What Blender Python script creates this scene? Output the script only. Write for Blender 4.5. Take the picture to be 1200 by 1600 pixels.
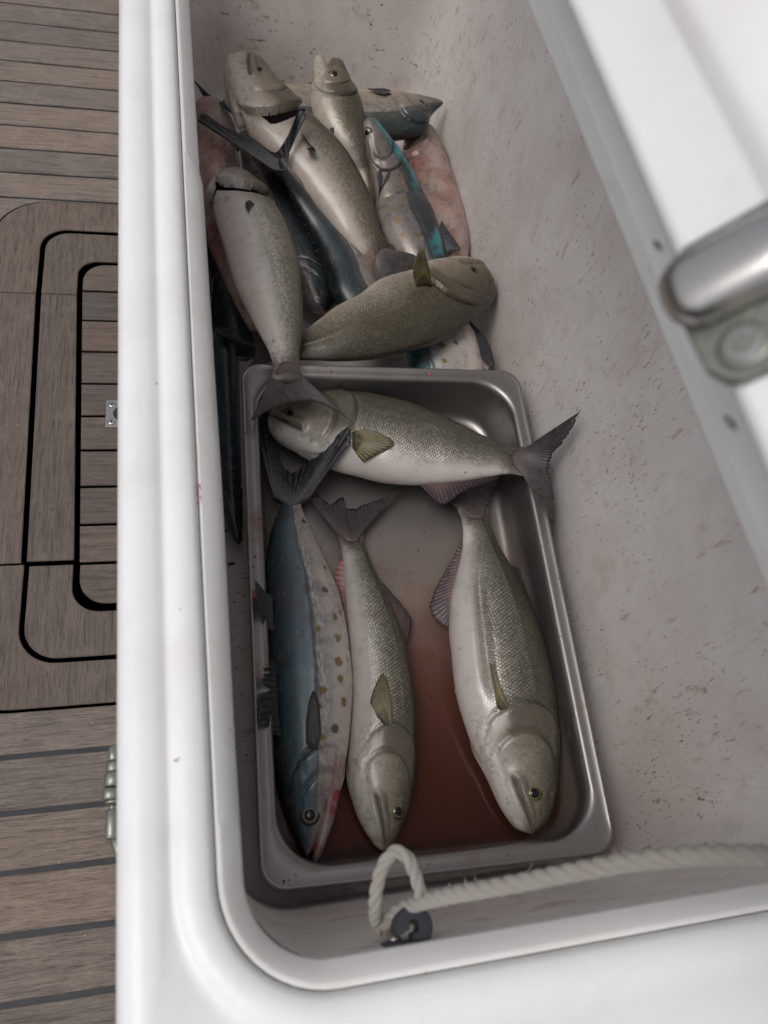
import bpy, math, random
import numpy as np
from mathutils import Matrix, Vector

for o in list(bpy.data.objects):
    bpy.data.objects.remove(o, do_unlink=True)
SC = bpy.context.scene
COL = SC.collection
RNG = random.Random(7)
NR = np.random.RandomState(11)

# ------------------------------------------------------------------ camera, sky, sun, exposure
CAM_POS = (-0.04396537, -0.04846238, 0.80840755)
CAM_ROT = ((0.97278878, 0.0266266, -0.23015868),
           (-0.13508468, 0.87224657, -0.47004047),
           (0.18823954, 0.48834101, 0.85210852))
cd = bpy.data.cameras.new('camera')
cam = bpy.data.objects.new('camera', cd)
COL.objects.link(cam)
cam.matrix_world = Matrix.Translation(CAM_POS) @ Matrix(CAM_ROT).to_4x4()
cd.sensor_fit = 'HORIZONTAL'
cd.sensor_width = 36.0
cd.lens = 37.5
cd.clip_start = 0.01
cd.clip_end = 2000
cd.dof.use_dof = True
cd.dof.focus_distance = 0.86
cd.dof.aperture_fstop = 11.0
SC.camera = cam

W = bpy.data.worlds.new('World')
SC.world = W
W.use_nodes = True
wn = W.node_tree
bg = wn.nodes['Background']
sky = wn.nodes.new('ShaderNodeTexSky')
sky.sky_type = 'NISHITA'
sky.sun_disc = False
SUN_EL, SUN_ROT = math.radians(62), math.radians(250)
sky.sun_elevation = SUN_EL
sky.sun_rotation = SUN_ROT
sky.dust_density = 4.0
sky.air_density = 1.0
hs = wn.nodes.new('ShaderNodeHueSaturation')
hs.inputs['Saturation'].default_value = 0.28
wn.links.new(sky.outputs[0], hs.inputs['Color'])
wn.links.new(hs.outputs[0], bg.inputs[0])
bg.inputs[1].default_value = 0.125
sd = bpy.data.lights.new('sun', 'SUN')
sd.energy = 1.05
sd.angle = math.radians(28)
sd.color = (1.0, 0.97, 0.93)
sun = bpy.data.objects.new('sun', sd)
COL.objects.link(sun)
sdir = Vector((math.sin(SUN_ROT) * math.cos(SUN_EL), math.cos(SUN_ROT) * math.cos(SUN_EL), math.sin(SUN_EL)))
sun.rotation_euler = sdir.to_track_quat('Z', 'Y').to_euler()
sun.location = (0, 0, 5)
vs = SC.view_settings
vs.view_transform = 'Standard'
vs.look = 'None'
vs.exposure = -0.08
vs.gamma = 1.0
vs.use_curve_mapping = False

# ------------------------------------------------------------------ small helpers
def link(name, me, mats, parent=None, kind=None):
    o = bpy.data.objects.new(name, me)
    COL.objects.link(o)
    for m in (mats if isinstance(mats, (list, tuple)) else [mats]):
        if me.materials.find(m.name) < 0:
            me.materials.append(m)
    if parent is not None:
        o.parent = parent
        o.matrix_parent_inverse = Matrix.Identity(4)
    if kind:
        o['kind'] = kind
    return o

def mesh(name, V, F, mats, parent=None, smooth=True, kind=None, uvs=None, fm=None):
    me = bpy.data.meshes.new(name)
    me.from_pydata([tuple(map(float, v)) for v in V], [], F)
    if smooth:
        me.polygons.foreach_set('use_smooth', [True] * len(me.polygons))
    if uvs:
        li = np.zeros(len(me.loops), np.int32)
        me.loops.foreach_get('vertex_index', li)
        for nm, arr in uvs.items():
            u = me.uv_layers.new(name=nm)
            u.data.foreach_set('uv', np.asarray(arr, np.float32)[li].ravel())
    o = link(name, me, mats, parent, kind)
    if fm is not None:
        me.polygons.foreach_set('material_index', fm)
    me.update()
    return o

def sharp(o, deg=35):
    me = o.data
    try:
        me.set_sharp_from_angle(angle=math.radians(deg))
    except Exception:
        pass
    return o

def empty(name, loc=(0, 0, 0)):
    o = bpy.data.objects.new(name, None)
    COL.objects.link(o)
    o.location = loc
    o.empty_display_size = 0.02
    return o

def tag(o, label, cat=None, group=None, kind=None):
    o['label'] = label
    if cat: o['category'] = cat
    if group: o['group'] = group
    if kind: o['kind'] = kind
    return o

def rrect(x0, x1, y0, y1, r, n=10, nx=1, ny=1):
    """closed rounded rectangle, counter-clockwise from the right side"""
    out = []
    cs = [((x1 - r, y1 - r), 0), ((x0 + r, y1 - r), 90), ((x0 + r, y0 + r), 180), ((x1 - r, y0 + r), 270)]
    for (cx, cy), a0 in cs:
        for i in range(n + 1):
            a = math.radians(a0 + 90.0 * i / n)
            out.append((cx + r * math.cos(a), cy + r * math.sin(a)))
    return out

def loft(loops, cap0=False, cap1=False, closed=True):
    V, F = [], []
    n = len(loops[0])
    for L in loops:
        V += L
    m = n if closed else n - 1
    for k in range(len(loops) - 1):
        for i in range(m):
            j = (i + 1) % n
            F.append((k * n + i, k * n + j, (k + 1) * n + j, (k + 1) * n + i))
    if cap0:
        F.append(tuple(range(n))[::-1])
    if cap1:
        b = (len(loops) - 1) * n
        F.append(tuple(b + i for i in range(n)))
    return V, F

def join(parts):
    V, F = [], []
    for v, f in parts:
        b = len(V)
        V += list(v)
        F += [tuple(b + i for i in q) for q in f]
    return V, F

def pchip(x, y, xq):
    """monotone cubic through (x, y); y may be (n,) or (n, d)"""
    x = np.asarray(x, float); y = np.asarray(y, float); xq = np.clip(xq, x[0], x[-1])
    one = y.ndim == 1
    if one: y = y[:, None]
    h = np.diff(x)[:, None]; d = np.diff(y, axis=0) / h
    m = np.zeros_like(y)
    if len(x) > 2:
        a, b = d[:-1], d[1:]
        w1 = 2 * h[1:] + h[:-1]; w2 = h[1:] + 2 * h[:-1]
        ok = a * b > 0
        den = np.where(ok, w1 / np.where(ok, a, 1) + w2 / np.where(ok, b, 1), 1)
        m[1:-1] = np.where(ok, (w1 + w2) / den, 0)
    m[0], m[-1] = d[0], d[-1]
    i = np.clip(np.searchsorted(x, xq) - 1, 0, len(x) - 2)
    t = ((xq - x[i]) / h[i, 0])[:, None]; hh = h[i]
    r = ((1 + 2 * t) * (1 - t) ** 2) * y[i] + (t * (1 - t) ** 2) * hh * m[i] + (t * t * (3 - 2 * t)) * y[i + 1] + (t * t * (t - 1)) * hh * m[i + 1]
    return r[:, 0] if one else r

def catmull(pts, n):
    """n points, evenly spaced along a smooth curve through pts"""
    P_ = np.asarray(pts, float)
    k = np.concatenate([[0], np.cumsum(np.linalg.norm(np.diff(P_, axis=0), axis=1) + 1e-9)])
    m = np.zeros_like(P_)
    if len(P_) > 2:
        m[1:-1] = (P_[2:] - P_[:-2]) / (k[2:] - k[:-2])[:, None]
    m[0] = (P_[1] - P_[0]) / (k[1] - k[0]); m[-1] = (P_[-1] - P_[-2]) / (k[-1] - k[-2])
    q = np.linspace(0, k[-1], n)
    i = np.clip(np.searchsorted(k, q) - 1, 0, len(k) - 2)
    h = (k[i + 1] - k[i])[:, None]; t = ((q - k[i]) / h[:, 0])[:, None]
    return ((1 + 2 * t) * (1 - t) ** 2) * P_[i] + (t * (1 - t) ** 2) * h * m[i] + (t * t * (3 - 2 * t)) * P_[i + 1] + (t * t * (t - 1)) * h * m[i + 1]

def unit(v):
    v = np.asarray(v, float)
    return v / (np.linalg.norm(v, axis=-1, keepdims=True) + 1e-12)

def smooth01(x):
    x = np.clip(x, 0, 1)
    return x * x * (3 - 2 * x)

def tube(pts, rad, n=10, caps=True):
    P_ = np.asarray(pts, float)
    T = unit(np.gradient(P_, axis=0))
    rad = np.broadcast_to(np.asarray(rad, float), (len(P_),))
    u = unit(np.cross(T[0], (0.3, 0.2, 0.93)))
    loops = []
    for i in range(len(P_)):
        u = unit(u - T[i] * np.dot(u, T[i])); v = np.cross(T[i], u)
        loops.append([tuple(P_[i] + rad[i] * (math.cos(a) * u + math.sin(a) * v)) for a in np.linspace(0, 2 * math.pi, n, endpoint=False)])
    return loft(loops, caps, caps)

def lathe(profile, origin, axis, n=24):
    """profile: (radius, height) pairs along axis"""
    axis = unit(axis)
    u = unit(np.cross(axis, (0.9, 0.1, 0.2) if abs(axis[0]) < 0.9 else (0, 1, 0))); v = np.cross(axis, u)
    o = np.asarray(origin, float)
    loops = [[tuple(o + axis * h + r * (math.cos(a) * u + math.sin(a) * v)) for a in np.linspace(0, 2 * math.pi, n, endpoint=False)] for r, h in profile]
    return loft(loops, True, True)

def slab(poly, z0, z1, bev=0.0):
    """poly: CCW outline (x, y); a bevelled plate between z0 and z1"""
    p = np.asarray(poly, float)
    if bev:
        nx = np.roll(p, -1, 0) - p; pv = p - np.roll(p, 1, 0)
        n1 = unit(np.stack([nx[:, 1], -nx[:, 0]], 1)); n0 = unit(np.stack([pv[:, 1], -pv[:, 0]], 1))
        nn = n0 + n1
        nn = nn / np.maximum((nn * nn).sum(1, keepdims=True) / 2, 0.3)
        q = p - nn * bev
        loops = [[(x, y, z0) for x, y in p], [(x, y, z1 - bev) for x, y in p], [(x, y, z1) for x, y in q]]
    else:
        loops = [[(x, y, z0) for x, y in p], [(x, y, z1) for x, y in p]]
    return loft(loops, True, True)

# ------------------------------------------------------------------ node helpers
class NT:
    def __init__(s, name):
        s.m = bpy.data.materials.new(name)
        s.m.use_nodes = True
        s.t = s.m.node_tree
        s.b = s.t.nodes['Principled BSDF']
        s.out = s.t.nodes['Material Output']
    def n(s, typ, ins=None, **props):
        nd = s.t.nodes.new('ShaderNode' + typ)
        for k, v in props.items():
            setattr(nd, k, v)
        for k, v in (ins or {}).items():
            s.set(nd.inputs[k], v)
        return nd
    def set(s, sock, v):
        if isinstance(v, bpy.types.NodeSocket):
            s.t.links.new(v, sock)
        elif isinstance(v, bpy.types.Node):
            s.t.links.new(v.outputs[0], sock)
        else:
            if sock.type == 'RGBA' and len(v) == 3:
                v = (*v, 1)
            sock.default_value = v
    def math(s, op, a, b=0.0, c=0.0, clamp=False):
        nd = s.n('Math', operation=op, use_clamp=clamp)
        for i, v in enumerate((a, b, c)):
            s.set(nd.inputs[i], v)
        return nd.outputs[0]
    def ramp(s, fac, stops, interp='LINEAR'):
        nd = s.n('ValToRGB', {'Fac': fac})
        cr = nd.color_ramp
        cr.interpolation = interp
        while len(cr.elements) < len(stops):
            cr.elements.new(0.5)
        for e, (p, c) in zip(cr.elements, stops):
            e.position = p
            e.color = (*c, 1) if isinstance(c, (tuple, list)) else (c, c, c, 1)
        return nd.outputs[0]
    def step(s, x, a, b):
        nd = s.n('MapRange', {0: x, 1: a, 2: b, 3: 0.0, 4: 1.0}, interpolation_type='SMOOTHSTEP')
        return nd.outputs[0]
    def mix(s, f, a, b, mode='MIX'):
        nd = s.n('Mix', data_type='RGBA', blend_type=mode)
        s.set(nd.inputs[0], f); s.set(nd.inputs[6], a); s.set(nd.inputs[7], b)
        return nd.outputs[2]
    def noise(s, vec, scale, detail=3, rough=0.5, dist=0.0, dim='3D'):
        nd = s.n('TexNoise', {'Scale': scale, 'Detail': detail, 'Roughness': rough, 'Distortion': dist})
        if vec is not None:
            s.set(nd.inputs['Vector'], vec)
        return nd.outputs[0]
    def obj(s):
        return s.n('TexCoord').outputs['Object']
    def mapping(s, vec, scale=(1, 1, 1), rot=(0, 0, 0), loc=(0, 0, 0)):
        return s.n('Mapping', {'Vector': vec, 'Scale': scale, 'Rotation': rot, 'Location': loc}).outputs[0]
    def uv(s, name):
        return s.n('UVMap', uv_map=name).outputs[0]
    def xyz(s, vec):
        return s.n('SeparateXYZ', {0: vec}).outputs
    def comb(s, x, y, z=0.0):
        return s.n('CombineXYZ', {0: x, 1: y, 2: z}).outputs[0]
    def bump(s, h, dist, strength=1.0, normal=None):
        nd = s.n('Bump', {'Height': h, 'Distance': dist, 'Strength': strength})
        if normal is not None:
            s.set(nd.inputs['Normal'], normal)
        return nd.outputs[0]
    def p(s, **kw):
        for k, v in kw.items():
            s.set(s.b.inputs[k.replace('_', ' ')], v)
        return s

# ------------------------------------------------------------------ materials
def mat_gelcoat(name, base, dirt, amount, rough=0.28):
    g = NT(name); c = g.obj()
    n1 = g.noise(c, 14, 5, 0.6)
    n2 = g.noise(g.mapping(c, (60, 9, 30)), 1.0, 5, 0.65)
    f = g.math('MULTIPLY', g.step(n1, 0.45, 0.75), amount)
    col = g.mix(f, base, dirt)
    col = g.mix(g.math('MULTIPLY', g.step(n2, 0.6, 0.75), amount * 0.7), col, tuple(x * 0.8 for x in dirt))
    # tiny dark specks and scuffs
    v = g.n('TexVoronoi', {'Vector': c, 'Scale': 75.0, 'Randomness': 1.0})
    on = g.math('GREATER_THAN', g.xyz(v.outputs['Color'])[0], 0.93)
    sp = g.math('MULTIPLY', g.math('SUBTRACT', 1.0, g.step(v.outputs['Distance'], 0.06, 0.12)), on)
    col = g.mix(g.math('MULTIPLY', sp, 0.55), col, (0.2, 0.17, 0.14))
    g.p(Base_Color=col, Roughness=g.math('ADD', rough, g.math('MULTIPLY', n1, 0.14)), Normal=g.bump(g.noise(c, 90, 4), 0.0007, 0.5))
    g.b.inputs['Specular IOR Level'].default_value = 0.45
    return g.m

def mat_liner():
    g = NT('stained_liner'); c = g.obj()
    n1 = g.noise(c, 5, 6, 0.62)
    n2 = g.noise(c, 26, 6, 0.65)
    base = g.mix(g.step(n1, 0.3, 0.72), (0.80, 0.762, 0.73), (0.64, 0.575, 0.54))
    base = g.mix(g.math('MULTIPLY', g.step(n2, 0.5, 0.8), 0.30), base, (0.42, 0.37, 0.35))
    # long scuffs dragged down the walls
    sc = g.noise(g.mapping(c, (30, 14, 130), (0.5, 0.25, 0.0)), 1.0, 5, 0.7)
    sc2 = g.noise(g.mapping(c, (40, 150, 22), (-0.75, 0.2, 0.0)), 1.0, 5, 0.7)
    area = g.math('MULTIPLY', g.step(g.noise(c, 6, 3), 0.39, 0.62), g.step(g.noise(c, 31, 3), 0.35, 0.6))
    base = g.mix(g.math('MULTIPLY', g.step(sc2, 0.56, 0.72), 0.3), base, (0.36, 0.28, 0.255))
    # dried blood flecks drawn out along the drag direction
    fl = g.noise(g.mapping(c, (70, 330, 120), (-0.75, 0.2, 0.2)), 1.0, 3, 0.6)
    f1 = g.math('MULTIPLY', g.step(fl, 0.60, 0.67), area)
    base = g.mix(g.math('MULTIPLY', f1, 0.95), base, (0.20, 0.062, 0.046))
    v = g.n('TexVoronoi', {'Vector': g.mapping(c, (60, 90, 60), (0.6, 0, 0)), 'Scale': 1.6, 'Randomness': 1.0})
    on = g.math('GREATER_THAN', g.xyz(v.outputs['Color'])[0], 0.80)
    d = g.math('ADD', v.outputs['Distance'], g.math('MULTIPLY', g.noise(c, 240, 3), 0.22))
    sp = g.math('MULTIPLY', g.math('SUBTRACT', 1.0, g.step(d, 0.19, 0.25)), on)
    pick = g.math('GREATER_THAN', g.xyz(v.outputs['Color'])[1], 0.62)
    base = g.mix(g.math('MULTIPLY', sp, 0.85), base, g.mix(pick, (0.09, 0.045, 0.036), (0.27, 0.03, 0.028)))
    smr = g.noise(g.mapping(c, (16, 75, 26), (-0.75, 0.25, 0.35), (4, 0, 0)), 1.0, 6, 0.72)
    base = g.mix(g.math('MULTIPLY', g.math('MULTIPLY', g.step(smr, 0.57, 0.69), g.step(g.noise(g.mapping(c, loc=(1, 8, 2)), 5, 2), 0.42, 0.62)), 0.6), base, (0.36, 0.17, 0.13))
    # rusty pink runs
    pk = g.noise(g.mapping(c, (11, 11, 11), loc=(3, 1, 0)), 1.0, 6, 0.7)
    base = g.mix(g.math('MULTIPLY', g.step(pk, 0.56, 0.76), 0.33), base, (0.42, 0.20, 0.16))
    g.p(Base_Color=base, Roughness=g.math('ADD', 0.36, g.math('MULTIPLY', n2, 0.25)),
        Normal=g.bump(g.math('ADD', n2, g.math('MULTIPLY', sc, 0.5)), 0.0012, 0.5))
    return g.m

def mat_steel(name='brushed_steel', col=(0.33, 0.312, 0.30), rough=0.29, stain=0.6, metallic=0.92):
    g = NT(name); c = g.obj()
    br = g.noise(g.mapping(c, (900, 22, 60)), 1.0, 3, 0.6)
    n = g.noise(c, 30, 6, 0.68)
    blot = g.step(g.noise(g.mapping(c, (1, 1, 1), loc=(2.3, 0.7, 0)), 13, 6, 0.72), 0.56, 0.70)
    cc = g.mix(g.math('MULTIPLY', blot, stain), col, (0.19, 0.085, 0.055))
    v = g.n('TexVoronoi', {'Vector': c, 'Scale': 95.0, 'Randomness': 1.0})
    on = g.math('GREATER_THAN', g.xyz(v.outputs['Color'])[0], 0.72)
    d = g.math('ADD', v.outputs['Distance'], g.math('MULTIPLY', g.noise(c, 400, 2), 0.2))
    sp = g.math('MULTIPLY', g.math('SUBTRACT', 1.0, g.step(d, 0.2, 0.28)), on)
    sp = g.math('MULTIPLY', sp, stain)
    rust = g.step(g.noise(g.mapping(c, loc=(7.1, 3.3, 0)), 16, 6, 0.7), 0.60, 0.72)
    cc = g.mix(g.math('MULTIPLY', rust, stain * 0.8), cc, (0.30, 0.13, 0.055))
    fy = g.xyz(c)[1]
    film = g.math('MULTIPLY', g.math('MULTIPLY', g.math('SUBTRACT', 1.0, g.step(g.math('ADD', fy, g.math('MULTIPLY', g.noise(c, 12, 5, 0.65), 0.26)), 0.36, 0.56)), g.step(g.xyz(c)[2], 0.062, 0.045)), min(1.0, stain * 1.1))
    cc = g.mix(g.math('MULTIPLY', film, 0.75), cc, (0.27, 0.145, 0.095))
    cc = g.mix(sp, cc, (0.07, 0.03, 0.025))
    dirt = g.math('MAXIMUM', g.math('MAXIMUM', g.math('MULTIPLY', blot, stain), sp), film)
    g.p(Base_Color=cc, Metallic=g.math('SUBTRACT', metallic, g.math('MULTIPLY', dirt, 0.6)),
        Roughness=g.math('ADD', rough, g.math('MULTIPLY', n, 0.2)),
        Normal=g.bump(g.math('ADD', g.math('MULTIPLY', br, 0.4), n), 0.0004, 0.35))
    return g.m

def mat_teak(name, tone, along='x'):
    g = NT(name); c = g.obj()
    info = g.n('ObjectInfo').outputs['Random']
    sh = g.n('VectorMath', {0: c, 1: g.comb(g.math('MULTIPLY', info, 7.0), g.math('MULTIPLY', info, 13.0), g.math('MULTIPLY', info, 3.0))}, operation='ADD').outputs[0]
    sc = {'x': (17, 300, 60), 'y': (300, 17, 60), 'd': (300, 24, 60), 'e': (300, 24, 60)}[along]
    rot = {'x': 0, 'y': 0, 'd': -0.95, 'e': 0.95}[along]
    gr = g.noise(g.mapping(sh, sc, (0, 0, rot)), 1.0, 7, 0.68, 0.25)
    fine = g.noise(g.mapping(sh, tuple(q * 3.3 for q in sc), (0, 0, rot)), 1.0, 4, 0.7)
    big = g.noise(sh, 9, 5, 0.6)
    pore = g.noise(g.mapping(sh, tuple(q * f_ for q, f_ in zip(sc, {'x': (4.5, 3.2, 1), 'y': (3.2, 4.5, 1)}.get(along, (3.2, 3.4, 1)))), (0, 0, rot)), 1.0, 2, 0.5)
    wear = g.noise(sh, 34, 6, 0.72)
    col = g.ramp(gr, [(0.28, tuple(q * 0.32 for q in tone)), (0.47, tuple(q * 0.92 for q in tone)), (0.62, tuple(q * 1.12 for q in tone)), (0.8, tuple(q * 1.35 for q in tone))])
    col = g.mix(g.math('MULTIPLY', g.step(fine, 0.50, 0.68), 0.75), col, tuple(q * 0.45 for q in tone))
    col = g.mix(g.math('MULTIPLY', g.step(big, 0.5, 0.75), 0.45), col, (tone[0] * 1.05, tone[1] * 0.86, tone[2] * 0.68))
    col = g.mix(g.math('MULTIPLY', g.step(pore, 0.60, 0.70), 0.7), col, tuple(q * 0.28 for q in tone))
    col = g.mix(g.math('MULTIPLY', g.step(wear, 0.52, 0.72), 0.4), col, tuple(q * 1.55 for q in tone))
    col = g.mix(g.math('MULTIPLY', g.step(wear, 0.46, 0.28), 0.35), col, tuple(q * 0.5 for q in tone))
    hsv = g.n('HueSaturation', {'Color': col, 'Value': g.math('ADD', 0.84, g.math('MULTIPLY', info, 0.36)), 'Saturation': g.math('ADD', 0.8, g.math('MULTIPLY', info, 0.3))}).outputs[0]
    # dark spots of wet and spilled blood, pale salt grains
    st = g.step(g.noise(c, 60, 5, 0.7), 0.62, 0.72)
    area = g.step(g.noise(c, 8, 3), 0.5, 0.66)
    hsv = g.mix(g.math('MULTIPLY', g.math('MULTIPLY', st, area), 0.55), hsv, (0.07, 0.04, 0.03))
    v = g.n('TexVoronoi', {'Vector': c, 'Scale': 120.0, 'Randomness': 1.0})
    on = g.math('GREATER_THAN', g.xyz(v.outputs['Color'])[0], 0.965)
    hsv = g.mix(g.math('MULTIPLY', g.math('MULTIPLY', on, g.math('SUBTRACT', 1.0, g.step(v.outputs['Distance'], 0.05, 0.1))), 0.8), hsv, (0.6, 0.58, 0.54))
    g.p(Base_Color=hsv, Roughness=0.56, Normal=g.bump(g.math('ADD', gr, g.math('MULTIPLY', fine, 0.6)), 0.0022, 1.0))
    return g.m

def mat_plain(name, col, rough=0.5, metallic=0.0, bump=0.0, bscale=200, var=0.25):
    g = NT(name); c = g.obj()
    n = g.noise(c, bscale * 0.3, 4, 0.6)
    cc = g.mix(n, tuple(q * (1 - var) for q in col), tuple(q * (1 + var) for q in col))
    g.p(Base_Color=cc, Roughness=g.math('ADD', rough, g.math('MULTIPLY', g.math('SUBTRACT', n, 0.5), 0.2)), Metallic=metallic)
    if bump:
        g.p(Normal=g.bump(g.noise(c, bscale, 4), bump, 0.6))
    return g.m

def mat_rope():
    g = NT('white_rope_fibre'); c = g.obj()
    uv = g.uv('strand')
    fib = g.noise(g.mapping(uv, (60, 900, 1)), 1.0, 4, 0.7)
    n = g.noise(c, 55, 4)
    col = g.mix(fib, (0.28, 0.255, 0.22), (0.45, 0.425, 0.38))
    col = g.mix(g.math('MULTIPLY', g.step(n, 0.45, 0.75), 0.4), col, (0.40, 0.31, 0.25))
    g.p(Base_Color=col, Roughness=0.75, Normal=g.bump(fib, 0.0006, 0.9))
    g.b.inputs['Sheen Weight'].default_value = 0.25
    return g.m

def mat_blood():
    g = NT('wet_blood'); c = g.obj()
    n = g.noise(c, 260, 3)
    g.p(Base_Color=g.mix(n, (0.27, 0.012, 0.022), (0.48, 0.10, 0.10)), Roughness=0.3)
    return g.m

def mat_smear():
    g = NT('thin_blood_smear'); c = g.obj()
    n = g.noise(g.mapping(c, (300, 120, 300)), 1.0, 4, 0.7)
    g.p(Base_Color=(0.5, 0.12, 0.11), Roughness=0.35, Alpha=g.math('MULTIPLY', g.step(n, 0.42, 0.62), 0.75))
    return g.m

def mat_water():
    g = NT('bloody_water')
    c = g.obj()
    y = g.xyz(c)[1]
    n = g.noise(c, 18, 4, 0.6)
    tr = g.n('BsdfTransparent', {'Color': (1, 1, 1)})
    df = g.n('BsdfDiffuse', {'Color': g.mix(n, (0.062, 0.028, 0.021), (0.115, 0.055, 0.038))})
    m1 = g.n('MixShader', {0: g.math('MULTIPLY', g.math('SUBTRACT', 1.0, g.step(g.math('ADD', y, g.math('MULTIPLY', n, 0.12)), 0.10, 0.33)), 0.16)})
    g.t.links.new(tr.outputs[0], m1.inputs[1]); g.t.links.new(df.outputs[0], m1.inputs[2])
    gl = g.n('BsdfGlossy', {'Color': (1, 1, 1), 'Roughness': 0.06, 'Normal': g.bump(g.noise(c, 40, 2), 0.0006, 0.3)})
    fr = g.n('Fresnel', {'IOR': 1.33})
    m2 = g.n('MixShader', {0: fr.outputs[0]})
    g.t.links.new(m1.outputs[0], m2.inputs[1]); g.t.links.new(gl.outputs[0], m2.inputs[2])
    g.t.links.new(m2.outputs[0], g.out.inputs['Surface'])
    va = g.n('VolumeAbsorption', {'Color': (0.66, 0.37, 0.28), 'Density': 125.0})
    g.t.links.new(va.outputs[0], g.out.inputs['Volume'])
    return g.m

# skin --------------------------------------------------------------
def tint(c, t):
    return tuple(a * b for a, b in zip(c, t))

def mat_bluefish(name, t=(1, 1, 1), olive=1.0, pink=0.3):
    g = NT(name)
    s1 = g.xyz(g.uv('skin')); un, v = s1[0], s1[1]
    s2 = g.xyz(g.uv('scale')); s, arc = s2[0], s2[1]
    c = g.obj()
    nb = g.noise(c, 22, 5, 0.6)
    vv = g.math('ADD', v, g.math('MULTIPLY', g.math('SUBTRACT', nb, 0.5), 0.14))
    back = tuple(q * olive for q in (0.020, 0.020, 0.012))
    base = g.ramp(vv, [(0.0, tint(back, t)), (0.2, tint((0.036, 0.035, 0.021), t)), (0.34, tint((0.072, 0.068, 0.048), t)),
                       (0.48, tint((0.148, 0.138, 0.112), t)), (0.62, tint((0.315, 0.297, 0.268), t)), (0.80, tint((0.50, 0.47, 0.44), t)), (1.0, tint((0.54, 0.495, 0.46), t))])
    # bronze head
    hd = g.math('MULTIPLY', g.math('SUBTRACT', 1.0, g.step(un, 0.30, 0.35)), g.math('SUBTRACT', 1.0, g.step(vv, 0.58, 0.84)))
    hn = g.noise(c, 160, 5, 0.7)
    hcol = g.ramp(g.math('ADD', vv, g.math('MULTIPLY', g.math('SUBTRACT', hn, 0.5), 0.25)),
                  [(0.12, tint((0.020, 0.018, 0.012), t)), (0.30, tint((0.062, 0.056, 0.036), t)), (0.42, tint((0.125, 0.112, 0.078), t)), (0.55, tint((0.205, 0.182, 0.138), t)), (0.75, tint((0.29, 0.255, 0.21), t))])
    base = g.mix(g.math('MULTIPLY', hd, 0.9), base, hcol)
    hs_ = g.noise(c, 330, 4, 0.75)
    hz = g.math('SUBTRACT', 1.0, g.step(un, 0.28, 0.36))
    base = g.mix(g.math('MULTIPLY', g.math('MULTIPLY', g.step(hs_, 0.52, 0.64), hz), 0.30), base, tint((0.42, 0.38, 0.29), t))
    base = g.mix(g.math('MULTIPLY', g.math('MULTIPLY', g.step(g.noise(c, 130, 5, 0.7), 0.5, 0.68), hz), 0.5), base, tint((0.085, 0.070, 0.048), t))
    # tail root goes dusky and pinkish
    base = g.mix(g.math('MULTIPLY', g.step(g.math('ADD', un, g.math('MULTIPLY', g.math('SUBTRACT', hn, 0.5), 0.12)), 0.895, 0.965), 0.92), base, tint((0.105, 0.080, 0.073), t))
    pk = g.math('MULTIPLY', g.step(g.noise(c, 30, 5, 0.65), 0.52, 0.72), g.step(vv, 0.42, 0.75))
    base = g.mix(g.math('MULTIPLY', pk, pink), base, tint((0.45, 0.24, 0.205), t))
    # scales: staggered rows, overlapping towards the tail
    row = g.math('ADD', g.math('DIVIDE', arc, 0.0024), g.math('MULTIPLY', g.noise(c, 30, 2), 1.2))
    rf = g.math('FLOOR', row)
    col_ = g.math('ADD', g.math('DIVIDE', s, 0.0034), g.math('MULTIPLY', g.math('MODULO', rf, 2.0), 0.5))
    col_ = g.math('ADD', col_, g.math('MULTIPLY', g.noise(c, 130, 2), 0.7))
    fx = g.math('SUBTRACT', g.math('FRACT', col_), 0.5)
    fy = g.math('SUBTRACT', g.math('FRACT', row), 0.5)
    edge = g.math('ADD', fx, g.math('MULTIPLY', g.math('MULTIPLY', fy, fy), 1.7))
    cell = g.step(edge, 0.05, 0.42)
    rnd = g.n('TexWhiteNoise', {'Vector': g.comb(g.math('FLOOR', col_), rf)}, noise_dimensions='2D').outputs[0]
    zone = g.math('MULTIPLY', g.step(un, 0.29, 0.36), g.math('SUBTRACT', 1.0, g.step(vv, 0.58, 0.80)))
    glint = g.noise(c, 420, 2, 0.6)
    base = g.mix(g.math('MULTIPLY', g.math('MULTIPLY', cell, zone), 0.62), base, tint((0.045, 0.042, 0.028), t))
    base = g.mix(g.math('MULTIPLY', g.math('MULTIPLY', g.step(glint, 0.5, 0.72), zone), 0.10), base, tint((0.62, 0.60, 0.53), t))  # pale glints painted into the scale colour
    base = g.mix(g.math('MULTIPLY', g.math('MULTIPLY', g.math('SUBTRACT', 1.0, cell), zone), g.math('MULTIPLY', rnd, 0.50)), base, (2.3, 2.2, 2.0), 'MULTIPLY')  # sparkle painted in as randomly brightened scales
    base = g.mix(g.math('MULTIPLY', g.math('MULTIPLY', g.math('LESS_THAN', rnd, 0.30), zone), 0.16), base, tint((0.07, 0.068, 0.05), t))
    # lateral line
    ll = g.math('MULTIPLY', g.math('SUBTRACT', 1.0, g.step(g.math('ABSOLUTE', g.math('SUBTRACT', v, 0.40)), 0.004, 0.012)), g.step(un, 0.33, 0.38))
    base = g.mix(g.math('MULTIPLY', ll, 0.4), base, tint((0.09, 0.08, 0.06), t))
    mot = g.noise(c, 75, 6, 0.72)
    base = g.mix(g.math('MULTIPLY', g.step(mot, 0.48, 0.72), 0.32), base, tint((0.15, 0.125, 0.095), t))
    # slime spots
    vo = g.n('TexVoronoi', {'Vector': c, 'Scale': 70.0, 'Randomness': 1.0})
    on = g.math('GREATER_THAN', g.xyz(vo.outputs['Color'])[0], 0.9)
    sp = g.math('MULTIPLY', g.math('SUBTRACT', 1.0, g.step(vo.outputs['Distance'], 0.07, 0.14)), on)
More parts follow.
